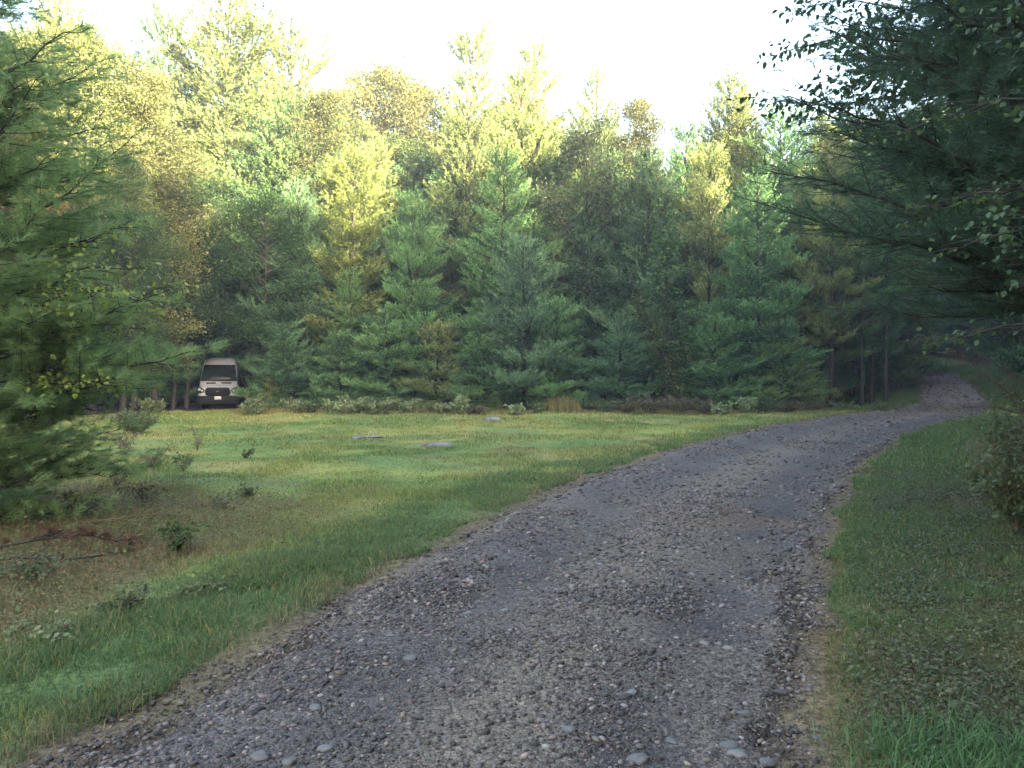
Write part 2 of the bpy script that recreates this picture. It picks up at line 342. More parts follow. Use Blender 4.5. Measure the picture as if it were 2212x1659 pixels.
# ------------------------------------------------------------------ gravel road
def road_mat():
    m, t, out = newmat('wet_gravel')
    tc = t.nodes.new('ShaderNodeTexCoord'); a = N_(t, 'ShaderNodeAttribute', attribute_name='hue')
    vo = t.nodes.new('ShaderNodeTexVoronoi'); vo.inputs['Scale'].default_value = 42
    vo2 = t.nodes.new('ShaderNodeTexVoronoi'); vo2.inputs['Scale'].default_value = 105
    no = t.nodes.new('ShaderNodeTexNoise'); no.inputs['Scale'].default_value = 60; no.inputs['Detail'].default_value = 6
    for x in (vo, vo2, no): t.links.new(tc.outputs['Object'], x.inputs['Vector'])
    sp = t.nodes.new('ShaderNodeSeparateColor'); t.links.new(vo.outputs['Color'], sp.inputs[0])
    sp2 = t.nodes.new('ShaderNodeSeparateColor'); t.links.new(vo2.outputs['Color'], sp2.inputs[0])
    ad = N_(t, 'ShaderNodeMath', operation='ADD'); t.links.new(sp.outputs[0], ad.inputs[0]); t.links.new(sp2.outputs[1], ad.inputs[1])
    ad2 = N_(t, 'ShaderNodeMath', operation='ADD'); t.links.new(ad.outputs[0], ad2.inputs[0]); t.links.new(no.outputs['Fac'], ad2.inputs[1])
    mr = t.nodes.new('ShaderNodeMapRange'); mr.inputs[1].default_value = .5; mr.inputs[2].default_value = 2.4; mr.inputs[3].default_value = .12; mr.inputs[4].default_value = 1.9
    t.links.new(ad2.outputs[0], mr.inputs[0])
    mx = t.nodes.new('ShaderNodeVectorMath'); mx.operation = 'SCALE'; t.links.new(a.outputs['Color'], mx.inputs[0]); t.links.new(mr.outputs[0], mx.inputs['Scale'])
    p = t.nodes.new('ShaderNodeBsdfPrincipled'); p.inputs['Roughness'].default_value = .75; p.inputs['Specular IOR Level'].default_value = .3
    s1 = N_(t, 'ShaderNodeMath', operation='MULTIPLY'); s1.inputs[1].default_value = -1.0; t.links.new(vo.outputs['Distance'], s1.inputs[0])
    s2 = N_(t, 'ShaderNodeMath', operation='MULTIPLY_ADD'); s2.inputs[1].default_value = -.5; t.links.new(vo2.outputs['Distance'], s2.inputs[0]); t.links.new(s1.outputs[0], s2.inputs[2])
    bu = t.nodes.new('ShaderNodeBump'); bu.inputs['Strength'].default_value = .8; bu.inputs['Distance'].default_value = .02
    t.links.new(s2.outputs[0], bu.inputs['Height']); t.links.new(bu.outputs[0], p.inputs['Normal'])
    t.links.new(mx.outputs[0], p.inputs['Base Color']); t.links.new(p.outputs[0], out.inputs[0]); return m
GRAVEL = np.array([.118, .095, .082]); GDARK = np.array([.064, .052, .047]); GTAN = np.array([.160, .126, .094]); GRAVEL_LIT = np.array([.21, .16, .14])
def road_colour(x, y):
    l = np.interp(y, LY, LX); r = np.interp(y, RY, RX); u = (x - l) / (r - l)
    n1 = fbm(x * .9, y * .35, 61, 4); n2 = fbm(x * 2.5, y * 1.4, 62, 4)
    c = np.tile(GRAVEL, (len(x), 1))
    track = np.maximum(np.exp(-((u - .80) / .13) ** 2), .7 * np.exp(-((u - .30) / .13) ** 2))
    c = mixc(c, GDARK, np.clip(track * .65 + sstep(.5, .7, n2) * .45, 0, 1))
    mid = np.exp(-((u - .54) / .14) ** 2)
    c = mixc(c, GTAN, np.clip(mid * .9 * sstep(.3, .5, n1) + sstep(.6, .75, n1) * .35, 0, 1))
    c = mixc(c, RUST * 1.0, sstep(.68, .78, fbm(x * 1.1 + 7, y * .8, 66, 3)) * .35)
    edge = np.maximum(sstep(.10, 0, u), sstep(.92, 1, u))
    c = mixc(c, DIRT, edge * .8)
    far = sstep(40, 44, y) * sstep(54, 48, y)
    c = mixc(c, GRAVEL_LIT * 1.25, far * .8)  # light falling on the climbing stretch, put into the gravel colour
    return c
ry = np.unique(np.concatenate([np.arange(-29, 1.5, .5), np.arange(1.5, 14, .07), np.arange(14, 40, .2), np.arange(40, 89, .6)]))
U = np.linspace(0, 1, 61)
l = np.interp(ry, LY, LX); r = np.interp(ry, RY, RX)
jl = (fbm(ry * 1.7, ry * 0 + 2, 71, 4) - .5) * .5; jr = (fbm(ry * 1.7, ry * 0 + 8, 72, 4) - .5) * .5
Xr = (l + jl)[:, None] * (1 - U) + (r + jr)[:, None] * U; Yr = np.repeat(ry[:, None], 61, 1)
xr, yr = Xr.ravel(), Yr.ravel(); ur = np.tile(U, len(ry))
Zr = hz(xr, yr) + .012 + (fbm(xr * 4, yr * 4, 73, 3) - .5) * .035 - .03 * np.exp(-((ur - .80) / .12) ** 2) - .02 * np.exp(-((ur - .28) / .12) ** 2)
ed = np.minimum(ur, 1 - ur); Zr = Zr - .05 * sstep(.035, 0, ed)
I = np.arange(len(xr)).reshape(len(ry), 61)
rf = np.concatenate([np.stack([I[:-1, :-1], I[:-1, 1:], I[1:, 1:]], -1).reshape(-1, 3), np.stack([I[:-1, :-1], I[1:, 1:], I[1:, :-1]], -1).reshape(-1, 3)])
mb = MB(); mb.add(np.c_[xr, yr, Zr], rf, c=road_colour(xr, yr))
tag(link('gravel_road', mb.mesh('gravel_road', road_mat(), True, True)), kind='structure')
def road_z(x, y):
    l = np.interp(y, LY, LX); r = np.interp(y, RY, RX); u = (x - l) / (r - l)
    ins = sstep(-.02, .04, np.minimum(u, 1 - u)); return hz(x, y) + ins * (.012 + (fbm(x * 4, y * 4, 73, 3) - .5) * .035 - .03 * np.exp(-((u - .80) / .12) ** 2) - .02 * np.exp(-((u - .28) / .12) ** 2))

def icos(n):
    import bmesh
    bm = bmesh.new(); bmesh.ops.create_icosphere(bm, subdivisions=n, radius=1)
    bm.verts.ensure_lookup_table(); v = np.array([p.co[:] for p in bm.verts]); f = np.array([[q.index for q in p.verts] for p in bm.faces]); bm.free(); return v, f
IC1 = icos(1); IC2 = icos(2); IC3 = icos(3)
def pebbles(mb, x, y, z, s, c, ic=IC1, sunk=.35):
    v0, f0 = ic; N = len(x); nv = len(v0)
    d = v0[None] * rng.uniform(.78, 1.2, (N, nv, 1)) if ic is IC1 else v0[None] * np.ones((N, 1, 1))
    sc = np.stack([s * rng.uniform(.8, 1.5, N), s * rng.uniform(.65, 1.0, N), s * rng.uniform(.35, .7, N)], -1)
    d = d * sc[:, None, :]; a = rng.uniform(0, 6.28, N); ca, sa = np.cos(a)[:, None], np.sin(a)[:, None]
    tl = rng.normal(0, .18, N)[:, None]
    px = d[..., 0] * ca - d[..., 1] * sa; py = d[..., 0] * sa + d[..., 1] * ca; pz = d[..., 2] + d[..., 0] * tl
    v = np.stack([px + x[:, None], py + y[:, None], pz + (z + sc[:, 2] * (1 - 2 * sunk) * .6)[:, None]], -1)
    f = (f0[None] + (np.arange(N) * nv)[:, None, None]).reshape(-1, 3)
    mb.add(v.reshape(-1, 3), f, c=np.repeat(c, nv, 0))
def on_road(n, y0, y1, pad=.0):
    y = rng.uniform(y0, y1, n); l = np.interp(y, LY, LX) - pad; r = np.interp(y, RY, RX) + pad
    keep = rng.random(n) < (r - l) / (r - l).max(); y, l, r = y[keep], l[keep], r[keep]
    return l + (r - l) * rng.random(len(y)), y
mb = MB()
for (n, y0, y1, lo, sg) in ((46000, 2.2, 6, .0062, .58), (24000, 5.5, 11, .010, .5), (12000, 10, 20, .016, .45), (6000, 19, 38, .024, .4), (5000, 37, 60, .04, .4)):
    x, y = on_road(n, y0, y1, .35); k = (rng.random(len(x)) < sstep(.36, -.25, road_d(x, y) + (fbm(x * 2.1, y * 2.1, 31, 3) - .5) * .5)); x, y = x[k], y[k]; k = fbm(x * 1.2, y * .8, 77, 3) + .12 * rng.normal(size=len(x)) > .40; x, y = x[k], y[k]
    ll_x = np.interp(y, LY, LX); uu = (x - ll_x) / (np.interp(y, RY, RX) - ll_x); k = rng.random(len(x)) > .55 * np.maximum(np.exp(-((uu - .80) / .09) ** 2), np.exp(-((uu - .33) / .10) ** 2)); x, y = x[k], y[k]
    s = np.clip(lo * np.exp(rng.normal(0, sg, len(x))), lo * .4, lo * 3.2)
    b = rng.choice([.28, .55, .9, 1.35, 2.0], len(x), p=[.28, .26, .24, .15, .07])[:, None]
    c = np.array([.134, .108, .097]) * b * rng.uniform(.85, 1.15, (len(x), 1)) * (1 + rng.normal(0, .05, (len(x), 3))) * np.where(rng.random((len(x), 1)) < .15, [1.12, 1.0, .88], [1, 1, 1])
    pebbles(mb, x, y, road_z(x, y), s, np.clip(c, .02, .6))
tag(link('road_gravel', mb.mesh('road_gravel', hue_mat('pebble', 0, .6, .35), True, True)), 'loose grey and dark pebbles scattered over the gravel road', 'gravel', kind='stuff')

# larger cobbles one could point at
COB = [(885,1425,.060,'rounded'),(1295,1223,.050,'pale'),(1380,1630,.066,'rounded'),(1365,1494,.055,'pale'),(1350,1502,.050,'dark'),(680,1538,.055,'rounded'),(1612,1545,.055,'rounded'),(1580,1610,.060,'rounded'),(1595,1630,.068,'pale'),(1660,1650,.060,'rounded'),(1575,1400,.052,'pale'),(1630,1300,.050,'flat'),(845,1380,.052,'flat'),(815,1345,.040,'pale'),(1305,1500,.045,'dark'),(1525,1390,.05,'pale'),(560,1640,.06,'rounded'),(620,1650,.06,'rounded'),(700,1620,.05,'pale'),(1180,1275,.045,'flat'),(1350,1270,.04,'flat'),(1010,1330,.045,'flat'),(1620,1245,.05,'flat'),(1360,1165,.04,'flat'),(1230,1580,.052,'rounded'),(1090,1325,.04,'pale'),(1690,1500,.05,'dark'),(1455,1590,.045,'rounded')]
stone_mats = {'rounded': noisy('grey_stone', (.105, .098, .094), (.165, .155, .15), 20, .6, .15), 'pale': noisy('pale_stone', (.15, .142, .137), (.22, .208, .20), 20, .6, .15),
              'flat': noisy('flat_grey_stone', (.125, .117, .112), (.18, .17, .165), 20, .6, .15), 'dark': noisy('dark_stone', (.05, .046, .045), (.085, .08, .078), 20, .5, .15)}
def stone_mesh(s, flat, seed, ic=IC3):
    r_ = np.random.default_rng(seed); v = ic[0].copy()
    k = r_.normal(size=(4, 3)); v = v * (1 + .10 * np.sin(v @ k[0] * 1.4 + 1)[:, None] + .09 * np.sin(v @ k[1] * 2.6)[:, None] + .05 * np.sin(v @ k[2] * 4)[:, None])
    v = v * np.array([s * 1.25, s * .9, s * flat]); return v, ic[1]
def place_words(px, py):
    side = 'left' if px < 800 else 'middle' if px < 1300 else 'right'
    depth = 'nearest the viewer' if py > 1560 else 'in the foreground' if py > 1380 else 'farther up'
    return side, depth
base_of = lambda c: f"{'rounded grey' if c[3] == 'rounded' else c[3]} cobble {place_words(c[0], c[1])[1]} on the road's {place_words(c[0], c[1])[0]}"
ORD = ['leftmost', 'second from left', 'third from left', 'fourth from left', 'fifth from left', 'sixth from left']; NUM = ['', 'one', 'two', 'three', 'four', 'five', 'six', 'seven']
for i, (px, py, s, kd) in enumerate(COB):
    D = 2725 / (py - 816); x = at(px, D); z = float(road_z(np.array([x]), np.array([D]))[0])
    if D < 3.3: s *= .85
    v, f = stone_mesh(s * .54, {'rounded': .62, 'pale': .5, 'flat': .32, 'dark': .6}[kd], i)
    mb = MB(); mb.add(v, f)
    o = link('cobble', mb.mesh('cobble', stone_mats[kd], True), loc=(x, D, z + s * .04)); o.rotation_euler = (rng.normal(0, .1), rng.normal(0, .1), rng.uniform(-.5, .5))
    lb = base_of(COB[i]); like = sorted(c[0] for c in COB if base_of(c) == lb)
    if len(like) > 1:
        k = like.index(px); lb += f", {'rightmost' if k == len(like) - 1 else ORD[k]} of {NUM[len(like)]}"
    tag(o, lb, 'stone', 'larger cobbles on the gravel road')

# rocks in the lawn
def rock(px, py, wid, dep, hgt, label, seed):
    D = 2725 / (py - 816); x = at(px, D); v, f = stone_mesh(1, 1, seed)
    v = v * np.array([wid / 2.5, dep / 1.8, hgt]); v[:, 2] += .02 * np.sin(v[:, 0] * 13) * hgt
    mb = MB(); mb.add(v, f); o = link('rock', mb.mesh('rock', M['rock'], True), loc=(x, D, H1(x, D) + hgt * .1 + .012)); tag(o, label, 'rock')
rock(942, 966, .72, .42, .085, 'flat grey rock slab breaking through the middle of the lawn', 101)
rock(793, 943, .85, .40, .040, 'low broad rock showing in the bare earth patch of the lawn', 102)
rock(768, 948, .22, .2, .07, 'small pale rock at the left end of the bare earth patch', 103)
rock(1062, 911, .6, .4, .12, 'pale rock at the far edge of the lawn below the dry grass', 104)
rock(1085, 983, .35, .2, .03, 'thin flat rock in the lawn right of the grey slab', 105)
rock(2065, 878, .4, .3, .10, 'pale stone on the right edge of the road at the bend', 106)

# ------------------------------------------------------------------ grass and ground cover
def blades(mb, x, y, z, ln, wd, c, lean=.45):
    N = len(x); a = rng.uniform(0, 6.28, N); b = rng.uniform(0, 6.28, N)
    L = ln * rng.uniform(.55, 1.3, N); k = np.abs(rng.normal(0, lean, N)) + .08
    s = np.stack([np.cos(a), np.sin(a), np.zeros(N)], -1) * (wd * .5 * np.ones(N))[:, None]
    o = np.stack([np.cos(b), np.sin(b), np.zeros(N)], -1); up = np.array([0, 0, 1.])
    p = np.stack([x, y, z - .01], -1)
    m = p + up * (L * .55)[:, None] + o * (L * .30 * k)[:, None]
    t = p + up * (L * np.clip(.98 - .3 * k, .35, 1))[:, None] + o * (L * np.clip(k, 0, 1.1))[:, None]
    v = np.stack([p - s, p + s, m - s * .8, m + s * .8, t], 1)
    f = (np.arange(N)[:, None, None] * 5 + np.array([(0, 1, 3), (0, 3, 2), (2, 3, 4)])[None]).reshape(-1, 3)
    mb.add(v.reshape(-1, 3), f, c=np.repeat(c, 5, 0))
def in_view(x, y, pad=.6): return (np.abs(x) < .67 * y + pad) & (y > 1.5)
def lawnmask(x, y):
    return (d_left(x, y) > .12) & (y < forest_edge(x) + .3)
def scatter(n, y0, y1, x0=-26, x1=24):
    y = rng.uniform(y0, y1, n); hw = .67 * y1 + .8
    x = rng.uniform(max(x0, -hw), min(x1, hw), n); k = in_view(x, y, .8); return x[k], y[k]
mb = MB()
for (n, y0, y1, ln, wd) in ((120000, 2.5, 6.5, .060, .0042), (150000, 6, 11, .055, .006), (150000, 10.5, 18, .055, .010), (150000, 17, 28, .06, .016), (130000, 27, 41, .07, .024)):
    x, y = scatter(n, y0, y1); k = lawnmask(x, y); x, y = x[k], y[k]
    thin = np.clip(1 - .72 * rough_left(x, y) - bare(x, y) * .95, 0, 1) * sstep(.05, .5, d_left(x, y) + .35 * (rng.random(len(x)) - .3)) * (.25 + .75 * sstep(.28, .45, fbm(x * 1.5, y * 1.5, 83, 3)))
    k = rng.random(len(x)) < thin; x, y = x[k], y[k]
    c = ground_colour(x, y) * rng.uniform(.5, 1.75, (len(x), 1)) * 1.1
    st = rng.random(len(x)) < .12; c[st] = STRAW * rng.uniform(.8, 1.4, (st.sum(), 1))
    lf = ln * (.35 + 1.7 * sstep(.3, .7, fbm(x * 1.2, y * 1.2, 84, 3)))
    blades(mb, x, y, hz(x, y), lf, wd, c, .7)
GM = hue_mat('grass_blade', .3, .55, .25)
tag(link('lawn_grass', mb.mesh('lawn_grass', GM, False, True)), 'short pale green grass of the clearing', 'grass', kind='stuff')
# taller verge grass on the left of the road, and the right verge
mb = MB()
def verge(n, y0, y1, side, ln, wd, mean, sd, dens=1.0, deepmix=1.0):
    y = rng.uniform(y0, y1, n); d = np.abs(rng.normal(mean, sd, n)) + .16 + .5 * (fbm(y * 1.4, y * 0 + 4, 92, 3) - .45)
    if side < 0: x = np.interp(y, LY, LX) - d * np.sqrt(1 + np.interp(y, LY, LS) ** 2)
    else: x = np.interp(y, RY, RX) + d * np.sqrt(1 + np.interp(y, RY, RS) ** 2)
    k = in_view(x, y) & (rng.random(n) < dens * (.15 + .85 * sstep(.36, .52, fbm(x * 1.3, y * 1.3, 91, 3)))); x, y = x[k], y[k]
    c = mixc(np.tile(DEEP * 1.15, (len(x), 1)), LIME, np.clip(rng.normal(.15, .2, len(x)), 0, 1)) * rng.uniform(.7, 1.4, (len(x), 1))
    st = rng.random(len(x)) < .07; c[st] = STRAW * rng.uniform(.9, 1.5, (st.sum(), 1))
    blades(mb, x, y, hz(x, y), ln * (.5 + fbm(x * 1.6, y * 1.6, 93, 3)), wd, c, 1.15)
verge(42000, 2.4, 7, -1, .10, .0045, .75, .33)
verge(36000, 6, 13, -1, .075, .007, .65, .4)
verge(26000, 12, 26, -1, .09, .013, .45, .4, .6)
verge(12000, 2.5, 7.5, 1, .07, .0045, .9, .6, .5)
verge(16000, 5.5, 9, 1, .09, .006, .7, .55)
verge(11000, 8, 13, 1, .07, .0075, .5, .35)
verge(24000, 11, 24, 1, .12, .011, .7, .5)
verge(26000, 20, 36, 1, .18, .018, .7, .5)
verge(36000, 37, 56, -1, .2, .035, 1.0, 1.0)
verge(30000, 35, 74, 1, .3, .035, 1.1, 1.0)
for a_, b_, w_, n_ in ((2.4, 6, .0045, 9000), (5.5, 12, .007, 9000), (11, 24, .012, 8000), (22, 38, .02, 6000)):
    for sd_ in (-1, 1): verge(n_, a_, b_, sd_, .055, w_, -.02, .16, .9)
x = rng.uniform(1.3, 2.7, 9000); y = rng.uniform(2.9, 3.9, 9000); k = rng.random(9000) < np.exp(-((x - 1.95) / .4) ** 2 - ((y - 3.2) / .3) ** 2) ; x, y = x[k], y[k]
blades(mb, x, y, hz(x, y), .13, .006, np.tile(DEEP * 1.3, (len(x), 1)) * rng.uniform(.7, 1.4, (len(x), 1)), .7)
tag(link('verge_grass', mb.mesh('verge_grass', GM, False, True)), 'longer deep green grass along both road verges', 'grass', kind='stuff')
# tall dry stalks in front of the wood
mb = MB()
n = 42000; x = rng.uniform(-13, 15, n); e = forest_edge(x); y = e + rng.normal(-.3, .9, n)
k = rng.random(n) < (.25 + .75 * sstep(.4, .6, fbm(x * .5, y * .2, 95, 3))) * (d_left(x, y) > .5); x, y = x[k], y[k]
tall = .16 + .62 * sstep(.42, .62, fbm(x * .45 + 5, y * 0, 96, 2)) * np.exp(-((x - 2.6) / 3.2) ** 2) + .25 * np.exp(-((x + 6) / 5) ** 2) * sstep(.5, .6, fbm(x * .9, y * 0, 97, 2))
c = mixc(np.tile(STRAW * .95, (len(x), 1)), np.array([.17, .115, .055]), rng.random(len(x))) ; g = rng.random(len(x)) < .4; c[g] = LIME * rng.uniform(.5, 1.0, (g.sum(), 1))
blades(mb, x, y, hz(x, y), tall, .018, c, .22)
tag(link('dry_grass', mb.mesh('dry_grass', GM, False, True)), 'tall straw coloured dry grass along the foot of the wood', 'grass', kind='stuff')
# low weeds and litter: left foreground and right bank
def lowleaves(mb, x, y, ln, wd, c0, c1, h):
    N = len(x); p = np.stack([x, y, hz(x, y) + rng.uniform(.005, h, N)], -1)
    d = rng.normal(size=(N, 3)); d[:, 2] = np.abs(d[:, 2]) * .35 - .1; d = norm(d)
    L = (ln * rng.uniform(.5, 1.5, N))[:, None]; nr = rng.normal(size=(N, 3)) * .45 + np.array([0, 0, 1.])
    s = norm(np.cross(d, nr)); W = L * wd
    v = np.stack([p, p + d * L * .5 + s * W * .5, p + d * L, p + d * L * .5 - s * W * .5], 1)
    f = (np.arange(N)[:, None, None] * 4 + np.array([(0, 1, 2), (0, 2, 3)])[None]).reshape(-1, 3)
    c = mixc(np.tile(c0, (N, 1)), c1, rng.random(N)) * rng.uniform(.65, 1.4, (N, 1)); mb.add(v.reshape(-1, 3), f, c=np.repeat(c, 4, 0))
mb = MB()
x, y = scatter(300000, 2.6, 14, -9, 2); k = (rng.random(len(x)) < rough_left(x, y) * (.3 + .7 * sstep(.35, .6, fbm(x * 1.1, y * 1.1, 101, 3)))) & (d_left(x, y) > .8); x, y = x[k], y[k]
lowleaves(mb, x, y, .022, .62, np.array([.12, .135, .050]), np.array([.21, .20, .09]), .12)
x, y = scatter(150000, 2.6, 14, -9, 2); k = (rng.random(len(x)) < rough_left(x, y)) & (d_left(x, y) > .7); x, y = x[k], y[k]
blades(mb, x, y, hz(x, y), .075, .005, mixc(np.tile(OLIVE * 1.1, (len(x), 1)), STRAW, rng.random(len(x))) * rng.uniform(.6, 1.4, (len(x), 1)), 1.3)
x, y = scatter(40000, 2.6, 14, -9, 2); k = (rng.random(len(x)) < rough_left(x, y) * sstep(.5, .62, fbm(x * .7, y * .7, 102, 3))) & (d_left(x, y) > .9); x, y = x[k], y[k]
lowleaves(mb, x, y, .06, .12, RUST, np.array([.20, .13, .07]), .03)
x, y = scatter(90000, 2.6, 15, -9, 2); k = (rng.random(len(x)) < rough_left(x, y) * sstep(.42, .6, fbm(x * 1.6, y * 1.6, 103, 3))) & (d_left(x, y) > .9); x, y = x[k], y[k]
lowleaves(mb, x, y, .03, .5, np.array([.09, .12, .045]), np.array([.17, .19, .08]), .22)
blades(mb, x[::3], y[::3], hz(x[::3], y[::3]), .2, .005, mixc(np.tile(RUST * 1.1, (len(x[::3]), 1)), STRAW, rng.random(len(x[::3]))), .9)
tag(link('ground_cover', mb.mesh('ground_cover', GM, False, True)), 'low olive weeds and needle litter left of the road', 'weeds', kind='stuff')
mb = MB()
x, y = scatter(420000, 2.6, 14, .5, 9); dr = d_right(x, y); k = (dr > .18) & (rng.random(len(x)) < sstep(.1, .8, dr) * (.25 + .75 * sstep(.35, .6, fbm(x * 1.4, y * 1.4, 105, 3)))); x, y = x[k], y[k]
lowleaves(mb, x, y, .020, .8, np.array([.075, .095, .042]), np.array([.14, .15, .08]), .06)
x, y = scatter(160000, 2.6, 14, .5, 9); dr = d_right(x, y); k = (dr > .25) & (rng.random(len(x)) < sstep(.4, .65, fbm(x * .9, y * .9, 106, 3)) + .15); x, y = x[k], y[k]
lowleaves(mb, x, y, .026, .5, np.array([.13, .088, .055]), np.array([.22, .17, .12]), .03)
x, y = scatter(220000, 2.6, 14, .5, 9); dr = d_right(x, y); k = (dr > .15) & (rng.random(len(x)) < .3 + .7 * sstep(.4, .6, fbm(x * 1.1, y * 1.1, 107, 3))); x, y = x[k], y[k]
blades(mb, x, y, hz(x, y), .06, .0045, mixc(np.tile(OLIVE * .9, (len(x), 1)), GREEN * .75, rng.random(len(x)) ** 1.5) * rng.uniform(.7, 1.5, (len(x), 1)), .8)
tag(link('leaf_litter', mb.mesh('leaf_litter', GM, False, True)), 'clover, fallen leaves and thin grass on the right bank', 'leaf litter', kind='stuff')

# ------------------------------------------------------------------ trees
def pine_meshes(name, H, Lmax, z0, seed, gap=.62, nb=16, ln=.088, wd=.034, sparse=1.0, prof=.75, K=5, upturn=.30, barelow=True, shoot=.29, sp_=1.0, var=(.75, 1.15)):
    global rng
    keep, rng = rng, np.random.default_rng(seed)
    tr = MB(); cr = MB()
    zz = np.linspace(0, H, 9); wob = np.cumsum(rng.normal(0, .035 * H / 12, (9, 2)), 0); wob -= wob[0]
    P = np.c_[wob, zz]; r0 = H * .0105
    tubes(tr, P[None], (r0 * (1 - zz / H * .93) + .01)[None], 7)
    c_, d_, tt = [], [], []; LP, LR = [], []
    z = z0
    while z < H - .25:
        t = (z - z0) / (H - z0); n = int(rng.integers(4, 7))
        a0 = rng.uniform(0, 6.28); grp = rng.uniform(*var)
        for i in range(n):
            if rng.random() > sparse: continue
            az = a0 + i * 6.283 / n + rng.normal(0, .25)
            L = (Lmax * (1 - t) ** prof * min(1, .55 + t * 3.2) + .28) * grp * rng.uniform(.6, 1.12)
            el = R(-6 + 52 * t ** 1.4 + rng.normal(0, 7))
            hd = np.array([math.cos(az), math.sin(az), 0]); s = np.linspace(0, 1, K)
            base = np.array([np.interp(z, zz, P[:, 0]), np.interp(z, zz, P[:, 1]), z + rng.uniform(-.15, .15)])
            pts = base + hd * (L * s * math.cos(el))[:, None]; pts[:, 2] += L * (math.sin(el) * s - .10 * s * (1 - t) + upturn * s ** 2.2)
            LP.append(pts); LR.append(np.linspace(.012 + L * .009, .005, K))
            m = max(2, int(L / (.115 * sp_))); sj = np.linspace(.28 if L > .8 else .1, 1.0, m) + rng.normal(0, .02, m); sj = np.clip(sj, .08, 1)
            lt = np.clip(rng.normal(.5, .26), 0, 1)
            for j, q in enumerate(sj):
                p = np.array([np.interp(q, s, pts[:, k]) for k in range(3)])
                tang = norm(pts[min(K - 1, int(q * (K - 1)) + 1)] - pts[max(0, min(K - 2, int(q * (K - 1))))])
                for sd in (-1, 1):
                    ang = az + sd * R(rng.uniform(28, 68)); ll = min(1.1, .55 * L * (1.08 - q) + .18) * rng.uniform(.6, 1.2)
                    if q > .97: ang = az + sd * R(rng.uniform(5, 35))
                    dv = norm(np.array([math.cos(ang), math.sin(ang), rng.uniform(.08, .55) + .5 * t]))
                    k = max(1, int(ll / (.13 * sp_))); u = (np.arange(k) + 1) / k * ll
                    pp = p + dv * u[:, None]; pp[:, 2] += .15 * u ** 2 + rng.normal(0, .035, k)
                    c_.append(pp); dd = np.repeat((dv * .8 + np.array([0, 0, .62]))[None], k, 0) + rng.normal(0, .22, (k, 3)); d_.append(dd)
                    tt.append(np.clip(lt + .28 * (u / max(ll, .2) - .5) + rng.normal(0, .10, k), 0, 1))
        z += gap * rng.uniform(.75, 1.25) * (1.0 - .35 * t)
    top_ = np.array([[P[-1, 0], P[-1, 1], H - .3 + k * .12] for k in range(4)]); c_.append(top_); d_.append(np.tile([0, 0, 1.], (4, 1))); tt.append(np.full(4, .7))
    tubes(tr, np.array(LP), np.array(LR), 4)
    if barelow and z0 > .9:                                # dead stubs below the crown
        nS = int(6 + H * .6); zs = rng.uniform(.5, z0, nS); az = rng.uniform(0, 6.28, nS); Ls = rng.uniform(.3, 1.5, nS); s = np.linspace(0, 1, 4)
        pts = np.stack([np.cos(az)[:, None] * Ls[:, None] * s, np.sin(az)[:, None] * Ls[:, None] * s, zs[:, None] + Ls[:, None] * (.10 * s - .22 * s ** 2)], -1)
        tubes(tr, pts, np.tile(np.linspace(.014, .003, 4), (nS, 1)), 4)
    C_ = np.concatenate(c_); needles(cr, C_, C_ + norm(np.concatenate(d_)) * (shoot * rng.uniform(.6, 1.25, len(C_)))[:, None], nb, ln, wd, np.concatenate(tt))
    rng = keep
    return tr.mesh(name + '_trunk', M['bark'], True), cr.mesh(name + '_crown', M['tree_needles'])
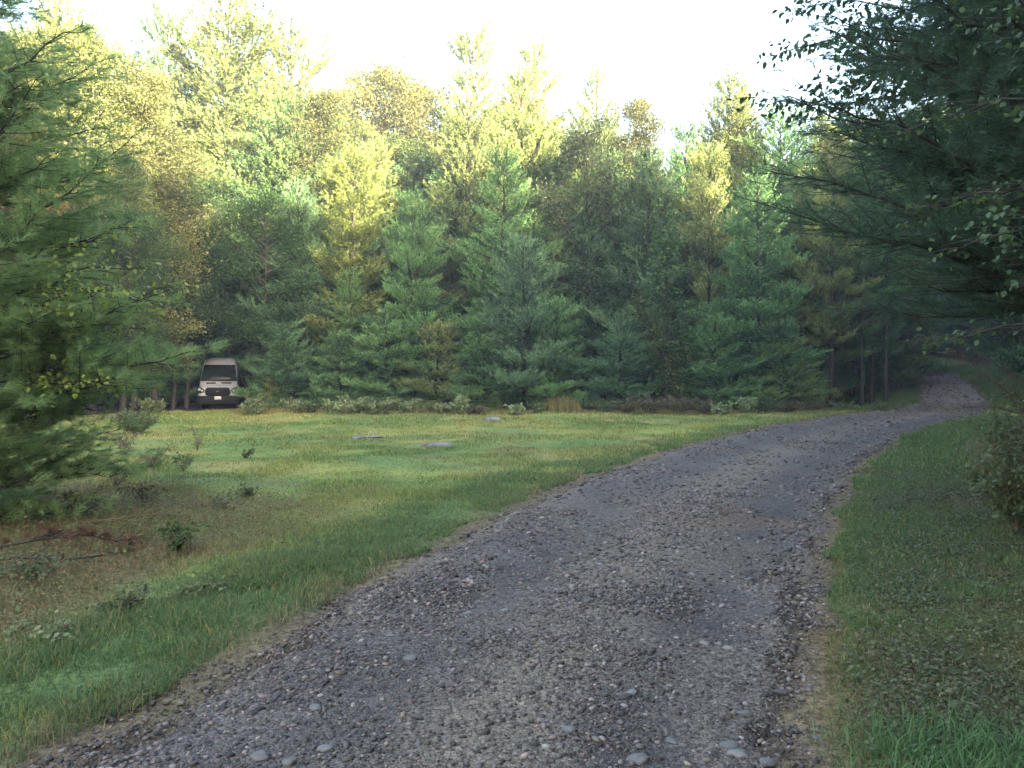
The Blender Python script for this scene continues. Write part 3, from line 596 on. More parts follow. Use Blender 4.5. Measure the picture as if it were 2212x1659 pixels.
def broad_meshes(name, H, W, z0, seed, nl=30, leaf=.095, wd=.07, per=40, bark='bark_grey', clump=.26, peak=.42, droop=.3, subs=9):
    global rng
    keep, rng = rng, np.random.default_rng(seed)
    tr = MB(); cr = MB(); zz = np.linspace(0, H, 9); wob = np.cumsum(rng.normal(0, .06 * H / 12, (9, 2)), 0); wob -= wob[0]; P = np.c_[wob, zz]
    tubes(tr, P[None], (H * .0085 * (1 - zz / H * .94) + .006)[None], 7)
    LP, LR, SP, SR, cen, ct = [], [], [], [], [], []
    for i in range(nl):
        t = (i + rng.uniform(.1, .9)) / nl; z = z0 + (H * .97 - z0) * t
        f = (t / peak) ** .7 if t < peak else ((1 - t) / (1 - peak)) ** .75
        L = W * (.28 + .72 * max(0, f)) * rng.uniform(.65, 1.12); az = i * 2.4 + rng.normal(0, .5); el = R(rng.uniform(18, 50) + 25 * t)
        s = np.linspace(0, 1, 5); base = np.array([np.interp(z, zz, P[:, 0]), np.interp(z, zz, P[:, 1]), z])
        pts = base + np.array([math.cos(az), math.sin(az), 0]) * (L * s * math.cos(el))[:, None]; pts[:, 2] += L * (math.sin(el) * s - droop * .35 * s ** 2)
        LP.append(pts); LR.append(np.linspace(.012 + L * .010, .004, 5)); lt = np.clip(rng.normal(.45, .22), 0, 1)
        for j in range(subs):
            q = rng.uniform(.3, 1); p = np.array([np.interp(q, s, pts[:, k]) for k in range(3)])
            dv = norm(rng.normal(size=3) + np.array([math.cos(az), math.sin(az), .1]) * .8); ll = rng.uniform(.3, .9) * min(1, L * .45 + .2)
            e = p + dv * ll; e[2] -= droop * ll * .5; SP.append(np.stack([p, (p + e) / 2 + [0, 0, .05 * ll], e])); SR.append([.008, .005, .002])
            m = max(3, int(per * rng.uniform(.5, 1.4))); u = rng.random((m, 1)) ** .7
            cen.append(p + (e - p) * u + rng.normal(0, clump, (m, 3)) * np.array([1, 1, .6])); ct.append(np.clip(lt + rng.normal(0, .2, m), 0, 1))
    tubes(tr, np.array(LP), np.array(LR), 5); tubes(tr, np.array(SP), np.array(SR), 3)
    c = np.concatenate(cen); d = rng.normal(size=c.shape) * .8; d[:, 2] -= droop * 1.6; t = np.concatenate(ct); hot = rng.random(len(t)) < .025; t = t * .9; t[hot] = 1
    leaves(cr, c, d, leaf, wd, t=t); rng = keep
    return tr.mesh(name + '_trunk', M[bark], True), cr.mesh(name + '_crown', M['tree_leaves'])

PROTO = {}
for k in range(5): PROTO['pine', k] = (12.0, pine_meshes('pine', 12, 3.0, [.25, .5, 1.2, .35, 2.0][k], 200 + k, sparse=[1, .95, .95, .9, .9][k], prof=[.75, .62, .7, .55, .6][k], var=[(.8, 1.1), (.65, 1.2), (.7, 1.15), (.6, 1.25), (.6, 1.2)][k]))
for k in range(4): PROTO['tallpine', k] = (20.0, pine_meshes('tallpine', 20, 4.1, [4.5, 8, 5, 8.5][k], 220 + k, gap=1.0, sparse=[1, .8, .9, .7][k], prof=[.62, .45, .5, .42][k], nb=16, ln=.13, wd=.050, upturn=.42, shoot=.36, sp_=1.3, var=(.45, 1.25)))
for k in range(3): PROTO['youngpine', k] = (4.5, pine_meshes('youngpine', 4.5, 1.5, .10, 240 + k, gap=.36, nb=18, ln=.08, wd=.017, prof=.8, shoot=.17, sp_=.8))
for k in range(4): PROTO['birch', k] = (13.0, broad_meshes('birch', 13, 2.7, [1.6, 2.2, 1.2, 3][k], 260 + k, nl=44, per=85, subs=11, leaf=.080, wd=.06, clump=.26))
for k in range(2): PROTO['oak', k] = (13.0, broad_meshes('oak', 13, 3.6, 3.5, 270 + k, nl=30, per=120, leaf=.09, wd=.075, bark='bark_grey', clump=.34, peak=.5, droop=.1, subs=12))
for k in range(2): PROTO['beech', k] = (9.0, broad_meshes('beech', 9, 3.6, [1.5, 2.6][k], 280 + k, nl=30, per=60, leaf=.09, wd=.058, bark='bark', clump=.22, peak=.35, droop=.35, subs=11))
for k in range(2): PROTO['sapling', k] = (6.0, broad_meshes('sapling', 6, .75, .6, 290 + k, nl=26, per=16, leaf=.10, wd=.075, bark='bark', clump=.14, peak=.3, droop=.35, subs=5))
NAMES = {'pine': ('pine_tree', 'pine tree'), 'tallpine': ('pine_tree', 'pine tree'), 'youngpine': ('young_pine', 'young pine'), 'birch': ('birch_tree', 'birch tree'), 'oak': ('oak_tree', 'oak tree'), 'beech': ('beech_tree', 'beech tree'), 'sapling': ('birch_sapling', 'sapling')}
def tree(kind, var, x, y, h, wf, mat, label, group=None, rz=None, tilt=(0, 0)):
    h0, (tm, cm) = PROTO[kind, var]; nm, cat = NAMES[kind]; s = h / h0
    o = thing(nm, label, cat, (x, y, H1(x, y) - .05), rng.uniform(0, 6.28) if rz is None else rz, group, (s * wf, s * wf, s))
    o.rotation_euler = (tilt[0], tilt[1], o.rotation_euler[2])
    link('trunk', tm, o); c = link('crown', cm, o)
    b = rng.uniform(.85, 1.18) * (1.0 if group else 1.3 if kind in ('pine', 'youngpine') and y < 43 else 1.05); q = np.array(TINT[mat]) * b * rng.uniform(.94, 1.06, 3); c.color = (*q, 1)  # front-row pines get a lighter tint in place of missing light
    return o
# (kind, variant, px, distance, top py, width factor, material, label)
FRONT = [
 ('tallpine',0, 140,47,  -5,1.00,'pine_olive','tall pale pine rising above the yellow birches at the far left'),
 ('birch',0,   200,35,   60,1.15,'birch_yellow','tall sunlit yellow birch in the left corner of the clearing'),
 ('birch',1,    70,33,   75,1.10,'birch_yellow','sunlit golden birch partly hidden behind the left foreground pine'),
 ('birch',2,   335,37,  165,1.25,'birch_yellow','broad sunlit yellow-green birch left of and above the van'),
 ('birch',3,   265,31,  330,1.05,'birch','smaller birch with yellowing leaves in front of the broad left birch'),
 ('oak',0,      20,24,  262,0.80,'maple_orange','orange-tinged maple glowing behind the left foreground pine'),
 ('beech',1,   262,33.5,440,0.90,'greenleaf','dense shaded green beech in front of the broad yellow-green birch'),
 ('beech',1,   372,38.5,385,0.95,'greenleaf','dark leafy beech whose drooping boughs overhang the van from the left'),
 ('beech',1,   285,30,  480,0.95,'greenleaf','shaded green beech just right of the left foreground pine'),
 ('tallpine',1,365,58,   62,0.90,'pine_blue','dark bluish pine top seen between the yellow birch and the tallest pine'),
 ('tallpine',0,512,52,   12,1.35,'pine_olive','tallest pine with long sunlit boughs, second from the left on the skyline'),
 ('tallpine',2,640,54,   66,1.05,'pine_olive','tall pine directly right of the tallest pine on the skyline'),
 ('pine',2,    520,50,  300,1.20,'pine_blue','dark pine standing behind the van'),
 ('pine',0,    640,41,  395,1.10,'pine_blue','blue-green pine right of the van with boughs sweeping the ground'),
 ('birch',0,   692,46,  188,1.00,'birch_yellow','sunlit golden birch above the golden pine left of centre'),
 ('oak',1,     800,58,  172,1.05,'oak','pale oak with a rounded top on the skyline left of centre'),
 ('oak',0,     905,59,  185,0.90,'oak','pale oak on the skyline just left of the central pair of tall pines'),
 ('tallpine',0,757,41,335,1.35,'pine_sunlit','golden sunlit pine left of centre with sun yellow put into its upper crown'),
 ('pine',0,    762,39.8,585,1.25,'pine','green pine standing in for the shaded lower half of the golden pine'),  # separate tree added as the golden pine's shaded green lower part
 ('pine',2,    690,42.5,470,1.0,'pine','shaded pine tucked between the blue-green pine and the golden pine'),
 ('beech',1,   402,40.5,380,1.0,'greenleaf','leafy tree standing beside the track just left of the van'),
 ('beech',1,   578,39.6,440,1.15,'greenleaf','green tree arching over the van from the right'),
 ('beech',0,   425,45,430,1.2,'greenleaf','leafy tree close behind the van on its left'),
 ('pine',4,   1690,47,252,1.2,'pine','tall dark pine on the skyline left of the overhanging right pine'),
 ('birch',3,  1765,50,262,1.2,'birch_yellow','yellow birch glimpsed through the right pine on the skyline'),
 ('pine',1,   1835,49,285,1.2,'pine_olive','pine on the skyline behind the right pine'),
 ('pine',0,   1900,52,300,1.2,'pine','full pine above the road bend behind the right pine'),
 ('pine',1,    890,39.5,430,1.05,'pine','green pine in the front row, right of the golden pine'),
 ('pine',0,   1005,46,  212,1.10,'pine_olive','sunlit pine in the second row above the centre of the clearing'),
 ('tallpine',1,1022,58, 108,0.85,'pine_olive','tall thin-topped pine on the skyline, left one of the central pair'),
 ('tallpine',3,1150,58,  98,0.95,'pine_olive','tall open-crowned pine on the skyline, right one of the central pair'),
 ('pine',1,   1125,48,  180,1.05,'pine_olive','sunlit bushy pine below the right pine of the central pair'),
 ('pine',4,   1085,42.5,345,1.10,'pine','shaded pine behind the two young pines at the centre'),
 ('youngpine',0,1132,38,530,1.00,'pine_blue','young blue-green pine with a bare leader at the centre of the wood edge'),
 ('youngpine',1,1200,37.4,650,1.05,'pine','bushy young pine overlapping the right foot of the blue-green young pine'),
 ('tallpine',3,1290,59, 155,0.80,'pine_olive','pale sparse pine on the skyline right of the central pair'),
 ('birch',1,  1372,50,  218,1.00,'oak','birch with orange-tinted top right of the pale sparse pine'),
 ('beech',0,  1262,45,  292,1.00,'greyleaf','grey-green leafy tree in shade above the dark gap right of centre'),
 ('pine',2,   1400,43,  330,1.00,'pine_blue','shaded blue-green pine right of the dark gap'),
 ('pine',4,   1480,46,  285,0.95,'pine','pine with a lit tip just left of the bright yellow pine'),
 ('pine',3,   1535,42.5,325,0.90,'pine_olive','bright yellow-green sunlit pine in the right half of the wood'),
 ('pine',0,   1562,51,  165,0.95,'pine_olive','tall pale pine on the skyline at the right end of the lit row'),
 ('birch',2,  1612,48,  215,0.80,'birch_yellow','golden birch beside the tall pale pine on the right skyline'),
 ('pine',0,   1640,39.5,385,1.25,'pine','broad green pine with layered boughs in front of the right half'),
 ('pine',1,   1730,42,  420,1.10,'pine_olive','olive green pine right of the broad layered pine'),
 ('tallpine',2,1795,39.3,300,.80,'pine_olive','pine with a pale bare trunk and a broken stub near the road bend'),
 ('pine',4,   1850,43,  330,1.05,'pine','pine with low dead branches behind the bare-trunked pine'),
 ('youngpine',1, 612,38.6,700,1.35,'pine_blue','bushy blue-green young pine behind the pine seedling beside the van'),
 ('youngpine',2, 735,38.2,720,1.35,'pine','bushy young pine below the golden pine, left of the fern clumps'),
 ('youngpine',0, 838,38.4,690,1.45,'pine','bushy young pine below the front green pine, on its left'),
 ('youngpine',1, 945,38.2,700,1.40,'pine_olive','bushy young pine between the front green pine and the blue-green young pine'),
 ('youngpine',2,1045,38.0,690,1.40,'pine','bushy young pine overlapping the left foot of the blue-green young pine'),
 ('youngpine',0,1335,38.4,700,1.45,'pine_blue','bushy young pine at the right side of the dark gap'),
 ('youngpine',1,1545,38.0,690,1.50,'pine','bushy young pine at the left foot of the broad layered pine'),
 ('youngpine',2,1690,38.2,700,1.50,'pine_olive','bushy olive young pine at the right foot of the broad layered pine'),
 ('sapling',0,1440,37,  480,1.30,'greenleaf','slender upright birch sapling in front of the right pines'),
 ('sapling',1,1480,36.6,600,1.10,'bush','slender sapling leaning left in front of the right pines'),
 ('tallpine',3,1862,40,  360,.75,'pine','thin dark trunked pine second from the road bend'),
 ('tallpine',1,1915,40.5,330,.80,'pine','dark trunked pine closest to the road bend'),
 ('tallpine',0,1885,41.5,380,.75,'pine_blue','dark pine wedged between the two trunks at the road bend'),
 ('pine',1,   1925,48,  420,0.90,'pine_olive','feathery pine on the grass bank where the road climbs'),
 ('youngpine',1, 588,37.6,808,1.15,'pine_olive','small bushy pine seedling right beside the van'),
 ('youngpine',0, 686,37.0,812,1.00,'pine','small pine seedling second right from the van'),
 ('youngpine',2,1070,36.2,848,1.25,'pine_olive','little olive conifer bush standing in the tall dry grass'),
 ('youngpine',2,1590,36.6,838,1.45,'pine','round green conifer bush near the right end of the wood edge'),
]
for (k, v, px, D, py, wf, mt, lb) in FRONT:
    tilt = (0, R(-22)) if 'leaning left' in lb else (0, 0)
    tree(k, v, at(px, D), D, top(py, D), wf, mt, lb, rz=0 if 'leaning left' in lb else None, tilt=tilt)
# the wood behind: rows that close the gaps, their tops a little under the skyline
SKX = [-200, 0, 150, 250, 330, 430, 515, 600, 640, 700, 780, 870, 960, 1030, 1090, 1150, 1210, 1290, 1370, 1460, 1560, 1650, 1800, 2300]
SKY = [60, 80, 30, 110, 110, 190, 60, 170, 110, 200, 200, 200, 210, 190, 200, 190, 225, 240, 250, 290, 230, 260, 320, 330]
def fill(D, px0, px1, step, drop, kinds, label, group, mats, jitter=1.5):
    px = px0
    while px < px1:
        p = px + rng.uniform(-.35, .35) * step; d = D + rng.uniform(-jitter, jitter); x = at(p, d); px += step
        if road_d(np.array([x]), np.array([d]))[0] < 2.0: continue
        if abs(x + 15.6) < 2.9 and d < 48.5: continue
        pt = np.interp(p, SKX, SKY) + drop + rng.uniform(-35, 70); kd, v = kinds[rng.integers(len(kinds))]
        tree(kd, v, x, d, top(pt, d), rng.uniform(1.2, 1.6), mats[rng.integers(len(mats))], label, group)
PK = [('pine', 0), ('pine', 1), ('pine', 2), ('pine', 4)]
fill(44.5, -150, 1900, 78, 250, PK, 'shaded pine in the second row, half hidden by the front row', 'pines in the second row of the wood', ['pine', 'pine_blue'])
fill(49, -150, 1960, 80, 130, PK + [('pine', 3)], 'pine in the third row of the wood, only its upper crown showing', 'pines in the third row of the wood', ['pine', 'pine_blue', 'pine_olive'])
fill(55, -200, 2000, 74, 75, [('pine', 0), ('tallpine', 0), ('birch', 0), ('tallpine', 2)], 'tree deep in the wood, only patches of its crown showing', 'trees deep in the wood', ['pine_olive', 'pine_blue', 'birch'])
fill(62, -250, 2050, 64, 60, [('pine', 1), ('tallpine', 0)], 'tree at the back of the wood, almost wholly hidden', 'trees at the back of the wood', ['pine_blue', 'pine'])
fill(53, -200, 2000, 62, 520, [('pine', 0), ('pine', 3)], 'low dark pine deep in the wood seen between the trunks', 'low pines deep in the wood', ['pine_blue', 'pine'])
fill(59, -200, 2000, 58, 480, [('pine', 0), ('pine', 3)], 'low dark pine deep in the wood seen between the trunks', 'low pines deep in the wood', ['pine_blue', 'pine'])
for D_, st_ in ((70, 75), (78, 44), (88, 42), (100, 44)):
    fill(D_, 1990 if D_ == 70 else 1850, 2330, st_, 60, [('pine', 0), ('pine', 3), ('pine', 1)], 'shadowy tree closing the far end of the climbing road', 'trees at the far end of the road', ['pine', 'pine_blue'])
# left flank of the clearing and the wood on the right and behind the viewer, which keeps the clearing in shade
def stand(spots, label, group, kinds, mats, hr):
    for (x, y) in spots:
        x += rng.uniform(-.8, .8); y += rng.uniform(-.8, .8); kd, v = kinds[rng.integers(len(kinds))]
        if road_d(np.array([x]), np.array([y]))[0] < 2.2: continue
        tree(kd, v, x, y, rng.uniform(*hr), rng.uniform(1.0, 1.3), mats[rng.integers(len(mats))], label, group)
stand([(-23, 27), (-20, 24), (-18.5, 19), (-16, 15), (-14, 11.5), (-21, 31), (-26, 33)], 'tree on the left flank of the clearing, screened by the foreground pine', 'trees on the left flank of the clearing', [('birch', 1), ('pine', 2), ('beech', 0)], ['birch', 'greenleaf', 'pine'], (7, 10))
right = []
for k in range(7):
    for y in np.arange(-26, 66, 4.2):
        x = np.interp(y, RY, RX) + (7.0 if 12 < y < 36 else 4.6) + k * 4.4 + (2.0 if y > 30 else 0)
        if y < 11 and k == 0: continue
        if y > 40 and k > 2: continue
        gx, gy = x + 8.4, y - 41.0                         # a gap lets the sun through to the golden pine
        if abs(gx * math.cos(SUN_AZ) - gy * math.sin(SUN_AZ)) < 2.3: continue
        gx, gy = x - 10.7, y - 42.5                        # and another for the bright pine in the right half
        if abs(gx * math.cos(SUN_AZ) - gy * math.sin(SUN_AZ)) < 1.5: continue
        right.append((float(x), float(y)))
stand(right, 'dark pine in the wood on the right of the road', 'pines in the wood right of the road', PK + [('tallpine', 0), ('tallpine', 2)], ['pine', 'pine_blue'], (16.5, 20.5))
stand([(x_, y_) for x_ in (11, 15, 19, 23) for y_ in (-13, -9, -5, -1, 3)], 'tall pine in the wood behind the viewer', 'tall pines behind the viewer', [('pine', 1), ('pine', 2), ('pine', 3)], ['pine', 'pine_blue'], (18.5, 20.5))
stand([(float(at(p, d)), float(d)) for p, d in ((1960, 66), (2010, 72), (2060, 78), (1930, 74), (1990, 84), (2090, 88), (2140, 80), (1900, 68), (1870, 62), (1840, 56))], 'shadowy tree closing the far end of the climbing road', 'trees at the far end of the road', PK, ['pine', 'pine_blue'], (11, 15))

# ------------------------------------------------------------------ near trees
def limb_path(a, b, sag, K=7):
    s = np.linspace(0, 1, K); p = a + (b - a) * s[:, None]; p[:, 2] += sag * 4 * s * (1 - s); return p
def near_pine(name, label, loc, H, limbs, mat, ln=.105, wd=.0034, nb=34, seed=1, gap=.13, trunk_r=.12):
    """limbs: (z on the trunk, azimuth, length, rise)"""
    global rng
    keep, rng = rng, np.random.default_rng(seed)
    root = thing(name, label, 'pine tree', (loc[0], loc[1], H1(*loc[:2]) - .05))
    tr, cr = MB(), MB(); zz = np.linspace(0, H, 9); tubes(tr, np.c_[zz * 0, zz * 0, zz][None], (trunk_r * (1 - zz / H * .9))[None], 10)
    LP, LR, TP, TR, S0, S1, ST = [], [], [], [], [], [], []
    for (z, az, L, rise) in limbs:
        a = np.array([0, 0, z]); b = a + np.array([math.cos(az) * L, math.sin(az) * L, rise]); K = 9
        pts = limb_path(a, b, -.04 * L, K); pts[1:-1] += rng.normal(0, .015 * L, (K - 2, 3)); LP.append(pts); LR.append(np.linspace(.010 + .007 * L, .004, K))
        s = np.linspace(0, 1, K); m = int(L * .82 / gap); lt = rng.uniform(.3, .7)
        for q in np.linspace(.16, 1.0, m):
            p = np.array([np.interp(q, s, pts[:, k]) for k in range(3)])
            for sd in (-1, 1):
                if rng.random() < .12: continue
                an = az + sd * R(rng.uniform(30, 65)) if q < .97 else az + sd * R(rng.uniform(0, 25))
                ll = min(1.15, .46 * L * (1.05 - q) + .13) * rng.uniform(.5, 1.2)
                dv = norm(np.array([math.cos(an), math.sin(an), rng.uniform(-.25, .65)])); e = p + dv * ll; e[2] += .08 * ll
                TP.append(np.stack([p, (p + e) / 2 - [0, 0, .03 * ll], e])); TR.append([.0055, .004, .0025])
                k = max(1, int(ll / .13)); tt_ = np.clip(lt + rng.normal(0, .15), 0, 1)
                for u in np.linspace(.25 if k > 1 else 1, 1, k):
                    c = p + (e - p) * u
                    for s2 in ((-1, 1) if u < .95 else (0,)):
                        a2 = an + s2 * R(rng.uniform(25, 55)); l2 = rng.uniform(.09, .20)
                        d2 = norm(np.array([math.cos(a2), math.sin(a2), rng.uniform(-.1, .5)])); S0.append(c); S1.append(c + d2 * l2); ST.append(tt_ + rng.normal(0, .12))
    tubes(tr, np.array(LP), np.array(LR), 6); tubes(tr, np.array(TP), np.array(TR), 3)
    S0, S1 = np.array(S0), np.array(S1); TT = np.stack([S0, (S0 + S1) / 2, S1], 1); tubes(tr, TT, np.tile([.0026, .002, .0012], (len(S0), 1)), 3)
    needles(cr, S0, S1, nb, ln, wd, np.clip(np.array(ST), 0, 1)); rng = keep
    link('trunk', tr.mesh('trunk', M['bark'], True), root); link('crown', cr.mesh('crown', M[mat]), root); return root
# left foreground pine: trunk just outside the frame, limbs reaching in
lrng = np.random.default_rng(31); ll_ = []
for z in np.arange(.2, 8.6, .25):
    for j in range(3):
        az = R(lrng.uniform(-75, 75)) + (0 if j < 2 or z < 2 else math.pi * lrng.uniform(.6, 1.4))
        L = np.interp(z, [0, 1.2, 2.2, 3.2, 4.5, 6, 8.5], [1.9, 2.3, 2.45, 2.1, 1.55, 1.15, .6]) * lrng.uniform(.62, 1.05)
        ll_.append((z, az, L, L * np.interp(z, [0, 1.5, 3, 5, 8], [-.02, .12, .30, .45, .6]) + lrng.normal(0, .15)))
ll_ += [(1.25, R(-6), 3.1, .72), (2.75, R(-20), 2.75, 1.15), (3.5, R(-32), 2.2, .95), (4.6, R(-18), 1.9, .55), (1.9, R(-10), 2.7, .6)]
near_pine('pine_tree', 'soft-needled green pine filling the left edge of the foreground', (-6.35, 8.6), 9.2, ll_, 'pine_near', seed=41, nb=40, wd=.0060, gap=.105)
# right foreground pine
lrng = np.random.default_rng(32); lr_ = []
for z in np.arange(2.15, 8.6, .22):
    for j in range(4):
        az = math.pi + R(lrng.uniform(-80, 80))
        L = np.interp(z, [0, 2, 3, 4.2, 5.5, 8.6], [2.0, 2.5, 2.7, 2.5, 2.0, 1.4]) * lrng.uniform(.6, 1.02)
        lr_.append((z, az, L, L * np.interp(z, [1, 3, 6], [.03, .12, .35]) + lrng.normal(0, .12)))
lr_ += [(2.45, R(184), 3.3, .45), (2.75, R(176), 3.0, .5), (2.9, R(190), 3.1, .8), (2.3, R(190), 2.9, .35), (3.6, R(180), 2.6, .9), (3.9, R(186), 2.5, .9), (3.1, R(182), 3.0, .7), (3.3, R(184), 2.7, 1.0)]
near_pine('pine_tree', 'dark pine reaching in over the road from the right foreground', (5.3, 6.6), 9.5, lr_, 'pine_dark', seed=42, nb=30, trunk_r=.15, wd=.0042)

def near_broad(name, label, cat, loc, H, limbs, mat, seed, leaf=.075, wd=.045, step=.055, rowlike=True, bark='bark_grey', droop=.55, trunk_r=.07, lean=(0, 0), scat=.012):
    global rng
    keep, rng = rng, np.random.default_rng(seed)
    root = thing(name, label, cat, (loc[0], loc[1], H1(*loc[:2]) - .04)); tr, cr = MB(), MB()
    zz = np.linspace(0, H, 9); tubes(tr, np.c_[lean[0] * zz, lean[1] * zz, zz][None], (trunk_r * (1 - zz / H * .9))[None], 9)
    LP, LR, TP, TR, C, Dv, T = [], [], [], [], [], [], []
    for (z, az, L, rise) in limbs:
        a = np.array([lean[0] * z, lean[1] * z, z]); b = a + np.array([math.cos(az) * L, math.sin(az) * L, rise]); K = 8; s = np.linspace(0, 1, K)
        pts = limb_path(a, b, .05 * L, K); pts[1:-1] += rng.normal(0, .02 * L, (K - 2, 3)); LP.append(pts); LR.append(np.linspace(.006 + .006 * L, .0025, K)); lt = rng.uniform(.25, .75)
        for q in np.linspace(.22, 1, max(3, int(L / .15))):
            p = np.array([np.interp(q, s, pts[:, k]) for k in range(3)])
            for sd in (-1, 1):
                an = az + sd * R(rng.uniform(25, 55)) * (0 if q > .98 else 1); ll = min(.95, .42 * L * (1.08 - q) + .18) * rng.uniform(.6, 1.15)
                dv = norm(np.array([math.cos(an), math.sin(an), rng.uniform(-.12, .18)])); e = p + dv * ll; e[2] -= .06 * ll
                TP.append(np.stack([p, (p + e) / 2 + [0, 0, .03 * ll], e])); TR.append([.004, .003, .0015])
                m = max(2, int(ll / step)); u = (np.arange(m) + rng.uniform(.2, .9, m)) / m
                c = p + (e - p) * u[:, None]; side = np.array([-dv[1], dv[0], 0]); sg = np.where(np.arange(m) % 2, 1, -1)[:, None]
                d = dv * .45 + side * sg * .6 + rng.normal(0, .38, (m, 3)); d[:, 2] -= droop * rng.uniform(.5, 1.5, m)
                C.append(c + rng.normal(0, scat, (m, 3))); Dv.append(d); T.append(np.clip(lt + rng.normal(0, .2, m), 0, 1))
    tubes(tr, np.array(LP), np.array(LR), 6); tubes(tr, np.array(TP), np.array(TR), 3)
    leaves(cr, np.concatenate(C), np.concatenate(Dv), leaf, wd, np.concatenate(T), fine=True)
    rng = keep; link('trunk', tr.mesh('trunk', M[bark], True), root); link('crown', cr.mesh('crown', M[mat]), root); return root
g = np.random.default_rng(51); lb_ = []
for z in np.arange(3.6, 8.8, .26):
    for j in range(3): lb_.append((z, math.pi + R(g.uniform(-75, 70)), np.interp(z, [3.5, 5, 6.5, 8.8], [2.0, 2.6, 2.3, 1.0]) * g.uniform(.55, 1.0), g.uniform(.1, .5)))
lb_ += [(4.3, R(172), 3.9, .3), (4.7, R(172), 3.7, .4), (5.1, R(172), 3.4, .5), (5.6, R(178), 2.7, .5), (6.1, R(174), 2.5, .5), (4.0, R(180), 3.0, .5), (4.5, R(168), 3.2, .3)]
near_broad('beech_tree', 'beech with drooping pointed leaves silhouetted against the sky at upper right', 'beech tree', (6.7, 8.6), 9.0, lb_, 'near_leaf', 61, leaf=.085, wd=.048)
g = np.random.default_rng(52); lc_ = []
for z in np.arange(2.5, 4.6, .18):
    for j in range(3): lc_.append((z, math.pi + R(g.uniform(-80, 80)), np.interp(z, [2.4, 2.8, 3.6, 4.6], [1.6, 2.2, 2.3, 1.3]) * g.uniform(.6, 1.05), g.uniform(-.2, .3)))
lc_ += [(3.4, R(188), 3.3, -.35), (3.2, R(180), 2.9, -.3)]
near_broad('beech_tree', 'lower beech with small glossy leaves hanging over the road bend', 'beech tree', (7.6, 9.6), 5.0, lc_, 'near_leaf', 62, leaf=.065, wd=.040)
g = np.random.default_rng(53); lv_ = []
for z in np.arange(1.9, 3.8, .3):
    for j in range(2): lv_.append((z, math.pi + R(g.uniform(-60, 60)), g.uniform(.5, 1.0), g.uniform(-.2, .15)))
near_broad('vine', 'broad-leaved vine climbing at the right edge of the picture', 'vine', (3.55, 5.0), 4.4, lv_, 'near_leaf', 63, leaf=.042, wd=.034, step=.045, scat=.04, droop=.9, trunk_r=.035)
g = np.random.default_rng(54); ly_ = []
for z in np.arange(1.5, 2.9, .28):
    for j in range(2): ly_.append((z, R(g.uniform(-20, 60)), np.interp(z, [1.4, 2.1, 3.0], [1.5, 1.95, 1.4]) * g.uniform(.7, 1.05), g.uniform(.0, .6)))
near_broad('birch_sapling', 'birch branches coloured sunlit yellow-green poking through the left foreground pine', 'sapling', (-5.45, 8.1), 3.6, ly_, 'near_lit', 64, leaf=.058, wd=.038, bark='bark', trunk_r=.03, step=.05, droop=.7, scat=.05)

# ------------------------------------------------------------------ shrubs, weeds, brush
def shrub(name, label, cat, x, y, h, r, mat, seed, n=60, leaf=.05, wd=.03, stems=10, stemmat='twig', group=None, droop=.2, per=6, flat=.8):
    global rng
    keep, rng = rng, np.random.default_rng(seed)
    root = thing(name, label, cat, (x, y, H1(x, y) - .02), 0, group); st, lf = MB(), MB()
    az = rng.uniform(0, 6.28, stems); el = rng.uniform(.55, 1.0, stems); s = np.linspace(0, 1, 5)
    rr = r * rng.uniform(.3, 1, stems); P = np.stack([np.cos(az)[:, None] * rr[:, None] * s ** 1.3, np.sin(az)[:, None] * rr[:, None] * s ** 1.3, (h * el)[:, None] * s * (1 - .12 * s)], -1) + rng.normal(0, .012 * h, (stems, 5, 3)) * s[None, :, None]
    tubes(st, P, np.tile(np.linspace(.006, .002, 5) * max(1, h), (stems, 1)), 4)
    if n:
        i = rng.integers(0, stems, n); q = rng.uniform(.25, 1, n); b = np.stack([[np.interp(q[k], s, P[i[k], :, a]) for a in range(3)] for k in range(n)])
        dv = norm(rng.normal(size=(n, 3)) * np.array([1, 1, .5]) + np.array([0, 0, .1])); ll = rng.uniform(.08, .3, n)[:, None] * max(.5, min(1.2, h)); e = b + dv * ll
        tubes(st, np.stack([b, (b + e) / 2, e], 1), np.tile([.003, .002, .001], (n, 1)), 3)
        u = rng.random((n, per, 1)); c = (b[:, None] + (e - b)[:, None] * u).reshape(-1, 3); d = np.repeat(dv, per, 0) * .5 + rng.normal(0, .6, (n * per, 3)); d[:, 2] -= droop
        leaves(lf, c, d, leaf, wd, np.repeat(rng.random(n), per) * .7 + rng.random(n * per) * .3)
    link('stems', st.mesh('stems', M[stemmat], True), root)
    if n: link('leaves', lf.mesh('leaves', M[mat]), root)
    rng = keep; return root
def gp(px, py): D = 2725 / (py - 816); return at(px, D), D
